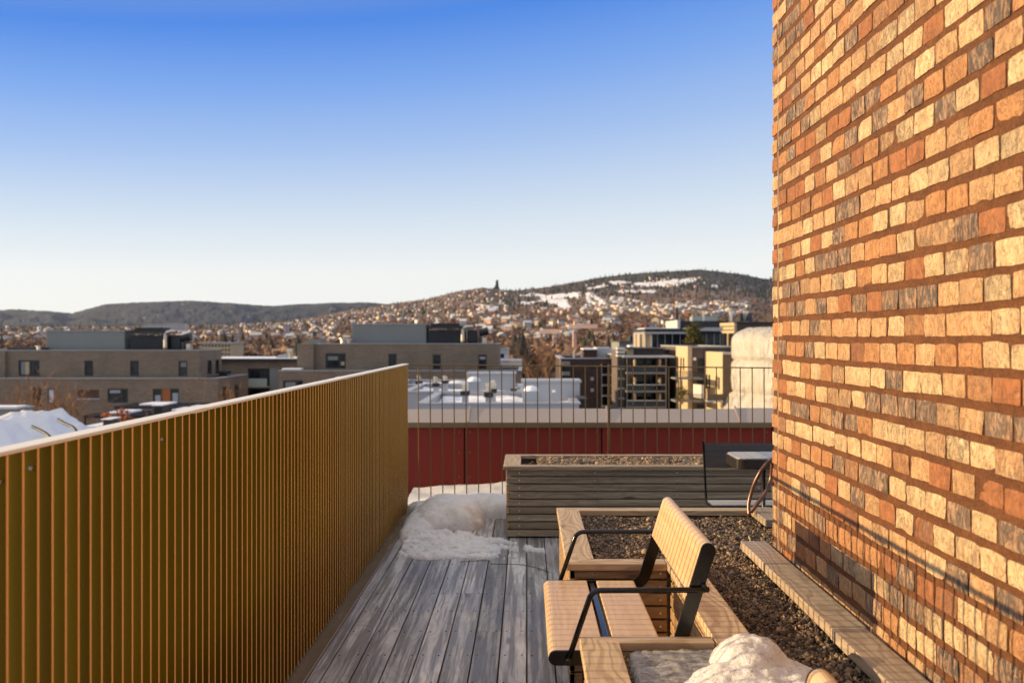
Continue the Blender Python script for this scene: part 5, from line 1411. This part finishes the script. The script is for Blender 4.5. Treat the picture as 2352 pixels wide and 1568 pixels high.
Y10 = 84.
b10 = thing('brown_block', 'dark flat topped brown block with lit slotted panel beside the white wrapped building', 'building', (ax_(1700, Y10), Y10, GZ))
mb = MB(); mb.box(ax_(1569, Y10), ax_(1684, Y10), Y10 + 2, Y10 + 9, GZ, az_(736, Y10)); mb.build('rear_wing', M['dark_plant'], b10)
mb = MB(); mb.box(ax_(1563, Y10), ax_(1570, Y10) - .01, Y10 + 1.8, Y10 + 9, GZ, az_(734, Y10)); mb.build('edge_frame', M['pale_render'], b10)
mb = MB(); mb.box(ax_(1686, Y10), ax_(1860, Y10), Y10, Y10 + 12, GZ, az_(742, Y10)); mb.build('wall', M['mid_brick'], b10)
mb = MB(); mb.box(ax_(1683, Y10), ax_(1862, Y10), Y10 - .3, Y10 + 12.2, az_(742, Y10) + .001, az_(739, Y10)); mb.build('coping', M['roof_dark'], b10)
mb = MB()
mb.wallq((ax_(1653, 86), 86), (ax_(1686, 83.6), 83.6), GZ, az_(741, 84), .3); mb.build('lit_panel', M['cream'], b10)
for vv in (748, 756.5):
    mb = MB(); mb.wallq((ax_(1653, 85.9), 85.9 - .1), (ax_(1682, 83.8), 83.8 - .1), az_(vv + 2, 84), az_(vv, 84), .1); mb.build('slot', M['roof_dark'], b10)
for u_, a, b in ((1661, 765, 795), (1678, 765, 798)):
    mb = MB(); x = ax_(u_, 84.4); mb.box(x - .18, x + .18, 83.5, 84.6, az_(b, 84), az_(a, 84)); mb.build('window', M['window_frame'], b10)
for u_, a, r_ in ((1616, 714, .12), (1681, 714, .28), (1713, 714, .3), (1590, 722, .08)):
    mb = MB(); mb.tube([at(u_, 742, Y10 + 3), at(u_, a, Y10 + 3)], r_, 8); mb.build('mast', M['steel_pipe'], b10)
for u_ in (1701, 1721):
    mb = MB(); p = at(u_, 738, Y10 + 2); mb.tube([p, p + Vector((0, 0, .5)), p + Vector((0, 0, .8))], .35, 10, r1=.2); mb.build('roof_vent', M['dark_plant'], b10)
mb = MB(); mb.box(ax_(1620, Y10), ax_(1680, Y10), Y10 + 6, Y10 + 8, az_(736, Y10) + .001, az_(723, Y10)); mb.build('glass_screen', M['balcony_glass'], b10)
cm = thing('slim_chimney', 'slim tall chimney stack left of the dark flat block, against the far houses', 'chimney', (ax_(1555, 90), 90, GZ))
mb = MB(); mb.box(ax_(1553, 90), ax_(1557.5, 90), 90, 90.6, GZ, az_(707, 90)); mb.build('stack', M['dark_brick'], cm); mb = MB(); mb.box(ax_(1552.4, 90), ax_(1558, 90), 89.9, 90.7, az_(707, 90) + .001, az_(704, 90)); mb.build('cap', M['steel_pipe'], cm)

# low green roofed block left of the penthouse
Y11 = 88.
b11 = thing('low_block', 'low dark green roofed block with snow patches left of the glass penthouse', 'building', (ax_(1450, Y11), Y11, GZ))
mb = MB(); mb.box(ax_(1422, Y11), ax_(1482, Y11), Y11, Y11 + 8, GZ, az_(785, Y11)); mb.build('wall', M['panel_grey'], b11)
mb = MB(); mb.box(ax_(1420, Y11), ax_(1484, Y11), Y11 - .4, Y11 + 8.2, az_(785, Y11) + .001, az_(783, Y11)); mb.build('roof', M['roof_dark'], b11)
mb = MB(); mb.box(ax_(1438, Y11), ax_(1476, Y11), Y11 - 2.5, Y11 - .45, az_(797, Y11), az_(792, Y11)); mb.build('roof_snow', M['snow_clean'], b11, .2)
mb = MB(); mb.box(ax_(1470, Y11), ax_(1482, Y11), Y11 + 2, Y11 + 5, az_(783, Y11) + .002, az_(770, Y11)); mb.build('roof_hut', M['cream'], b11)
mb = MB(); mb.box(ax_(1453, Y11), ax_(1467, Y11), Y11 + 2, Y11 + 5, az_(783, Y11) + .002, az_(771, Y11)); mb.build('roof_hut', M['roof_dark'], b11)

# ---- building wrapped in white sheeting
def wrap_mesh():
    back = np.array([ax_(1690, 58), 58.]); fl = np.array([ax_(1683, 54), 54.]); fr = np.array([ax_(2250, 38), 38.])
    path = [back + (fl - back) * t for t in np.linspace(0, .93, 16)]
    c0 = fl + (back - fl) * .07; c1 = fl + (fr - fl) * .05
    path += [c0 * (1 - t) ** 2 + 2 * fl * t * (1 - t) + c1 * t * t for t in np.linspace(.1, .9, 7)]
    path += [fl + (fr - fl) * t for t in np.linspace(.05, 1, 70)]
    path = np.array(path); n_ = len(path)
    tan = np.gradient(path, axis=0); tan /= np.linalg.norm(tan, axis=1)[:, None]
    nor = np.stack([tan[:, 1], -tan[:, 0]], -1)           # outwards (towards the camera and the west)
    zs_ = np.concatenate([np.linspace(-9, 1.0, 60), 1.0 + np.array([.22, .42, .58, .70, .80, .9, 1.0, 1.06])])
    arc_l = np.concatenate([[0], np.cumsum(np.linalg.norm(np.diff(path, axis=0), axis=1))])
    VVw = []
    for z in zs_:
        h = (z + 9) / 10.
        fold = (fbm(arc_l * .5 + z * .1, np.full(n_, z * .16), 91, 3) - .5) * .5 + (fbm(arc_l * 2.6 + z * .35, np.full(n_, z * .22), 95, 4) - .5) * .85
        pinch = sum(-.22 * math.exp(-((z - zb) / .12) ** 2) for zb in (-.02, -2.0, -4.4))
        flare = .42 * max(0, (-1.9 - z)) ** 1.3
        inn = 0
        if z > 1.0: t = (z - 1.0) / 1.06; inn = 1.1 * t ** 3
        off = fold + pinch + flare - inn
        rise = .45 * np.clip((arc_l - 12) / 16, 0, 1) * (1 if z > .2 else 0)
        zz = np.full(n_, z) + rise * np.clip(z / 1.15, 0, 1)
        p2 = path + nor * off[:, None]
        VVw.append(np.concatenate([p2, zz[:, None]], 1))
    VVw = np.array(VVw); k_ = len(zs_)
    cap_ = VVw[-1].copy(); cap_[:, :2] += np.array([9., 12.]) * .9; VVw = np.concatenate([VVw, cap_[None]], 0); k_ += 1
    ii = np.arange(k_ * n_).reshape(k_, n_)
    q = np.stack([ii[:-1, :-1], ii[:-1, 1:], ii[1:, 1:], ii[1:, :-1]], -1).reshape(-1, 4)
    return VVw.reshape(-1, 3), q
m, nt, bs = newmat('white_sheeting')
n = noise(nt, vmul(nt, objco(nt), (1.2, 1.2, .35)), 1.4, 4, .6)
L(nt, mixc(nt, ramp(nt, n, [(.3, 0.), (.7, 1.)]), (.40, .365, .31), (.52, .485, .42)), bs.inputs['Base Color'])
bs.inputs['Roughness'].default_value = .45
bump(nt, bs, noise(nt, vmul(nt, objco(nt), (1.5, 1.5, .3)), 2.5, 4, .6), .8, .25)
M['sheet'] = m
wb = thing('wrapped_building', 'building wrapped in billowing white sheeting next to the brick wall corner', 'building', (ax_(1750, 50), 50, -9))
Vw, Qw = wrap_mesh(); soup('sheeting', Vw, Qw, M['sheet'], wb, smooth=True)

# ---- white tarpaulin heap at the left and a shed behind it
def tarp():
    X0_, X1_, Y0_, Y1_ = -23.5, -15.0, 26.5, 40.
    X, Y = np.meshgrid(np.arange(X0_, X1_, .12), np.arange(Y0_, Y1_, .16), indexing='ij')
    d = (np.abs((X + 19.6) / 4.15) ** 2.6 + np.abs((Y - 33.2) / 6.) ** 2.6) ** (1 / 2.6)
    h = 4.6 * np.sqrt(np.clip(1 - d ** 2.2, 0, 1)) - 6.25
    h = h + 1.1 * (fbm(X * .4 + Y * .2, Y * .5 - X * .15, 101, 4) - .5) + .55 * (np.abs(fbm(X * .8 + Y * .55, Y * .35, 104, 3) - .5) * 2 - .3) + .22 * (np.abs(fbm(X * 2.2 - Y * .9, Y * .8, 107, 3) - .5) * 2 - .3) + .5 * np.exp(-((X + 18.6) / 1.3) ** 2 - ((Y - 34) / 2.4) ** 2)
    h = np.where(d > .999, -9, h)
    ii = np.arange(X.size).reshape(X.shape); q = np.stack([ii[:-1, :-1], ii[1:, :-1], ii[1:, 1:], ii[:-1, 1:]], -1).reshape(-1, 4)
    return np.stack([X, Y, h], -1).reshape(-1, 3), q
tp = thing('tarpaulin_cover', 'bulging white tarpaulin cover held by two dark pipes, left of the gold fence', 'tarpaulin', (-19, 32, -9))
Vt, Qt = tarp(); soup('sheet', Vt, Qt, plain('white_tarpaulin', (.70, .71, .74), .42, 0., .05, .5), tp, smooth=True)
for pts_ in (((118, 979), (150, 988), (176, 998), (190, 1010), (194, 1028)), ((214, 963), (240, 972), (268, 980), (282, 990), (286, 1004))):
    mb = MB(); mb.tube(smooth_path([at(a / 1.7415 * 1.0 if False else a * .62, b, 27.6 - .2 * i) for i, (a, b) in enumerate(pts_)]), .05, 8); mb.build('pipe', M['dark_plant'], tp, smooth=True)
sh = thing('flat_shed', 'grey green flat shed with patchy snow on its roof at the left edge', 'shed', (ax_(10, 50), 50, GZ))
mb = MB(); mb.box(ax_(-160, 50), ax_(41, 50), 50, 51.5, GZ, az_(939, 50)); mb.build('wall', M['panel_grey'], sh)
mb = MB(); mb.box(ax_(-162, 50), ax_(42.5, 50), 49.8, 51.7, az_(939, 50) + .001, az_(936.5, 50)); mb.build('roof', M['metal_pale'], sh)
mb = MB(); mb.box(ax_(-100, 50), ax_(34, 50), 50.2, 51.4, az_(936.5, 50) + .001, az_(934, 50)); mb.build('roof_snow', M['snow_clean'], sh, .08)

# ---- low dark roofs and pergolas in front of the left block
def pergola(u0, u1, v, Y, dep, label, snow=True):
    g = thing('pergola', label, 'pergola', (ax_((u0 + u1) / 2, Y), Y, GZ))
    x0, x1, z = ax_(u0, Y), ax_(u1, Y), az_(v, Y)
    mb = MB(); mb.box(x0, x1, Y, Y + .2, z - .25, z); mb.box(x0, x1, Y + dep - .2, Y + dep, z - .25, z)
    k = max(3, int((x1 - x0) / .6))
    for i in range(k + 1): xx = x0 + (x1 - x0 - .1) * i / k; mb.box(xx, xx + .1, Y + .2, Y + dep - .2, z - .18, z - .02)
    mb.build('roof_beams', M['roof_dark'], g)
    for x in (x0 + .1, (x0 + x1) / 2, x1 - .1):
        for yy in (Y + .1, Y + dep - .1):
            mb = MB(); mb.box(x - .07, x + .07, yy - .07, yy + .07, GZ, z - .26); mb.build('post', M['roof_dark'], g)
    for i in range(3):
        mb = MB(); zz = z - .9 - i * .55; mb.box(x0, x1, Y - .04, Y - .01, zz - .22, zz); mb.build('screen_board', M['brown_panel'] if i % 2 else M['roof_dark'], g)
    if snow:
        a = random.uniform(.1, .5); mb = MB(); mb.box(x0 + (x1 - x0) * a, x0 + (x1 - x0) * (a + .35), Y + .3, Y + dep * .7, z + .001, z + .16); mb.build('roof_snow', M['snow_clean'], g, .07)
pergola(262, 440, 932, 74, 4, 'long dark pergola below the orange window panel of the left block')
pergola(190, 330, 952, 62, 4, 'dark slatted pergola behind the bare bushes and white tarpaulin')
pergola(340, 478, 946, 58, 3.5, 'dark pergola with a lump of snow just over the gold fence rail')
pergola(150, 250, 985, 48, 3.5, 'nearest dark pergola right beside the white tarpaulin')
def roof_box(u0, u1, v0, v1, Y, label):
    g = thing('roof_ventilator', label, 'ventilator', (ax_((u0 + u1) / 2, Y), Y, az_(v1, Y)))
    mb = MB(); mb.box(ax_(u0, Y), ax_(u1, Y), Y, Y + 1., GZ, az_(v0 + 2, Y)); mb.build('body', M['dark_plant'], g, .03)
    mb = MB(); mb.box(ax_(u0 - 2, Y), ax_(u1 + 2, Y), Y - .1, Y + 1.1, az_(v0 + 2, Y) + .001, az_(v0 - 1, Y)); mb.build('snow_cap', M['snow_clean'], g, .05)
roof_box(351, 372, 930, 946, 56, 'black rooftop box under a cap of snow, just above the gold rail')
roof_box(236, 254, 962, 975, 45, 'low black rooftop box with a snow cap beside the orange bush')
roof_box(440, 462, 933, 942, 66, 'small black rooftop box with thin snow below the right end of the left block')

# ---- cream valley block, pale far slabs
def simple_block(u0, u1, v0, v1, Y, dep, mat, label, rows=2, cols=8):
    g = thing('block', label, 'building', (ax_((u0 + u1) / 2, Y), Y, az_(v1, Y)))
    x0, x1, z0, z1 = rect(u0, u1, v0, v1, Y); zb = float(terr((u0 + u1) / 2, Y)) - 2
    mb = MB(); mb.box(x0, x1, Y, Y + dep, min(zb, z0), z1); mb.build('wall', M[mat], g)
    mb = MB(); mb.box(x0 - .3, x1 + .3, Y - .3, Y + dep + .3, z1 + .001, z1 + .4); mb.build('roof', M['metal_pale'], g)
    cw, rh = (x1 - x0) / cols, (z1 - z0) / rows
    for r in range(rows):
        mb = MB()
        for c in range(cols): mb.box(x0 + cw * (c + .25), x0 + cw * (c + .75), Y - .08, Y - .01, z0 + rh * (r + .3), z0 + rh * (r + .75))
        mb.build('window_row', M['glass'], g)
simple_block(462, 530, 789, 818, 260, 12, 'cream', 'cream block with rows of windows in the gap between the two left brick blocks', 3, 9)
simple_block(332, 376, 745, 757, 2300, 20, 'pale_render', 'long pale slab block on the plain under the far left hills', 3, 9)
simple_block(382, 424, 743, 758, 2400, 20, 'pale_render', 'second pale slab block on the plain, nearest the dark ventilation plant', 3, 9)
simple_block(655, 661, 745, 772, 1200, 8, 'white_panel', 'lone slim pale tower block in the valley left of the middle brick block', 8, 2)

# ================================================================== TREES NEAR BY
M['twigs'] = plain('orange_brown_twigs', (.30, .145, .055), .9, 0., .3, 1.)
M['twigs2'] = plain('grey_brown_twigs', (.24, .125, .06), .9, 0., .3, 1.)
M['leaves_rust'] = plain('rust_leaves', (.40, .13, .035), .8, 0., .3, 1.)
M['leaves_olive'] = plain('olive_needles', (.10, .085, .015), .8, 0., .4, 2.)
def bare_tree(name, cat, label, base, H_, spread, mat, seed, stems=1, thick=.12, density=3, group=None, leaves=None):
    rd = random.Random(seed); root = thing(name, label, cat, tuple(base), group)
    tr = MB(); tw_ = []
    def grow(p, d, ln, r, lev):
        q = p + d * ln
        if lev <= 1: tr.tube([p, (p + q) / 2 + Vector((rd.gauss(0, .03), rd.gauss(0, .03), 0)) * ln, q], r, 6, r1=r * .6)
        else: tw_.append((p, q, r))
        if lev >= 4: return
        for _ in range(density + (lev == 1)):
            t = rd.uniform(.35, 1.); s = p + d * ln * t
            nd = (d + Vector((rd.gauss(0, 1), rd.gauss(0, 1), rd.gauss(.25, .5))) * spread).normalized()
            grow(s, nd, ln * rd.uniform(.5, .72), r * .55, lev + 1)
    for s in range(stems):
        d = Vector((rd.gauss(0, .22), rd.gauss(0, .22), 1)).normalized() if stems > 1 else Vector((rd.gauss(0, .05), rd.gauss(0, .05), 1)).normalized()
        off = Vector((rd.gauss(0, .3), rd.gauss(0, .3), 0)) * (stems > 1)
        grow(Vector(base) + off, d, H_ * (.42 if stems == 1 else .5) * rd.uniform(.8, 1.1), thick, 0)
    tr.build('trunk', mat, root)
    Vt_ = []
    for p, q, r in tw_:
        r = max(r, .022); a = Vector((rd.gauss(0, 1), rd.gauss(0, 1), rd.gauss(0, 1))).normalized() * r
        Vt_ += [tuple(p - a), tuple(p + a), tuple(q)]
    if leaves:
        for p, q, r in tw_:
            for _ in range(2):
                c = p.lerp(q, rd.uniform(.3, 1)); s = .085
                Vt_ += [tuple(c + Vector((rd.gauss(0, s), rd.gauss(0, s), rd.gauss(0, s)))) for _ in range(3)]
    soup('crown', np.array(Vt_), np.arange(len(Vt_)).reshape(-1, 3), leaves or mat, root)
    return root
def gb(u, Y): return Vector((ax_(u, Y), Y, GZ))
bare_tree('bare_shrub', 'shrub', 'tall thin orange stemmed shrub before the left end of the brick block', (ax_(45, 62), 62, -8), 7.6, .40, M['twigs'], 3, 4, .06, 3)
bare_tree('bare_shrub', 'shrub', 'bare brown shrub in front of the white curtained window', (ax_(108, 58), 58, -8), 6.4, .5, M['twigs'], 4, 5, .05, 3)
bare_tree('bare_shrub', 'shrub', 'bare orange shrub in front of the low brown window panel', (ax_(168, 60), 60, -8), 6.8, .5, M['twigs'], 5, 5, .05, 3)
bare_tree('bare_shrub', 'shrub', 'low bare shrub right above the top of the white tarpaulin', (ax_(225, 52), 52, -8), 5.6, .6, M['twigs2'], 6, 6, .05, 3)
bare_tree('bare_shrub', 'shrub', 'straggly shrub at the right corner of the left brick block', (ax_(520, 80), 80, -10), 8.5, .5, M['twigs'], 8, 4, .06, 3)
bare_tree('leafy_bush', 'bush', 'rust coloured bush glowing in the sun among the dark pergolas', (ax_(308, 52), 52, -7.2), 4.6, .65, M['twigs'], 7, 6, .05, 3, None, M['leaves_rust'])
for i, (u_, Y, H_, lb) in enumerate(((1222, 150, 24, 'tall bare brown tree just right of the middle brick block'), (1250, 140, 21, 'bushy bare brown tree in the centre of the group by the dark brick block'), (1278, 132, 22, 'bare brown tree touching the left edge of the dark brick block'), (1240, 190, 28, 'bare brown tree farthest back in the group by the dark brick block'))):
    bare_tree('bare_tree', 'tree', lb, gb(u_, Y), H_, .55, M['twigs2'], 20 + i, 1, .25, 4)
def bush(name, cat, label, c, rx, rz, mat, n_, seed, size):
    root = thing(name, label, cat, (c.x, c.y, c.z - rz * 1.1)); r_ = np.random.default_rng(seed)
    mb = MB(); mb.tube([(c.x, c.y, c.z - rz * 1.25), (c.x + .05, c.y, c.z - rz * .2), (c.x, c.y, c.z + rz * .5)], .09, 7, r1=.03); mb.build('trunk', M['twigs2'], root)
    cl = r_.normal(size=(26, 3)); cl /= np.linalg.norm(cl, axis=1)[:, None]; cl *= (r_.random((26, 1)) ** .4) * np.array([rx, rx, rz])
    k = r_.integers(0, 26, n_); p = cl[k] + r_.normal(size=(n_, 3)) * np.array([rx, rx, rz]) * .19 + np.array(c)
    t = p[:, None] + r_.normal(size=(n_, 3, 3)) * size
    soup('crown', t.reshape(-1, 3), np.arange(n_ * 3).reshape(-1, 3), mat, root)
bush('potted_pine', 'tree', 'round olive green pine on the roof terrace before the glass penthouse', at(1598, 771, 72), .72, .80, M['leaves_olive'], 3600, 5, .065)
bush('terrace_plant', 'plant', 'small dark plant on the lowest balcony between the cream faces', at(1566, 906, 57), .35, .5, M['leaves_olive'], 500, 6, .05)

# ================================================================== AIR
def haze():
    mb = MB(); mb.box(-9000, 9500, -40, 11500, -130, 640)
    m, nt, bs = newmat('haze_air'); nt.nodes.remove(bs)
    v = nt.nodes.new('ShaderNodeVolumePrincipled'); v.inputs['Color'].default_value = (.60, .72, .93, 1); v.inputs['Density'].default_value = 1.1e-5; v.inputs['Anisotropy'].default_value = .3
    L(nt, v.outputs[0], nt.nodes['Material Output'].inputs['Volume'])
    o = mb.build('haze', m); tag(o, 'thin winter haze over the valley', None, None, 'stuff')
haze()
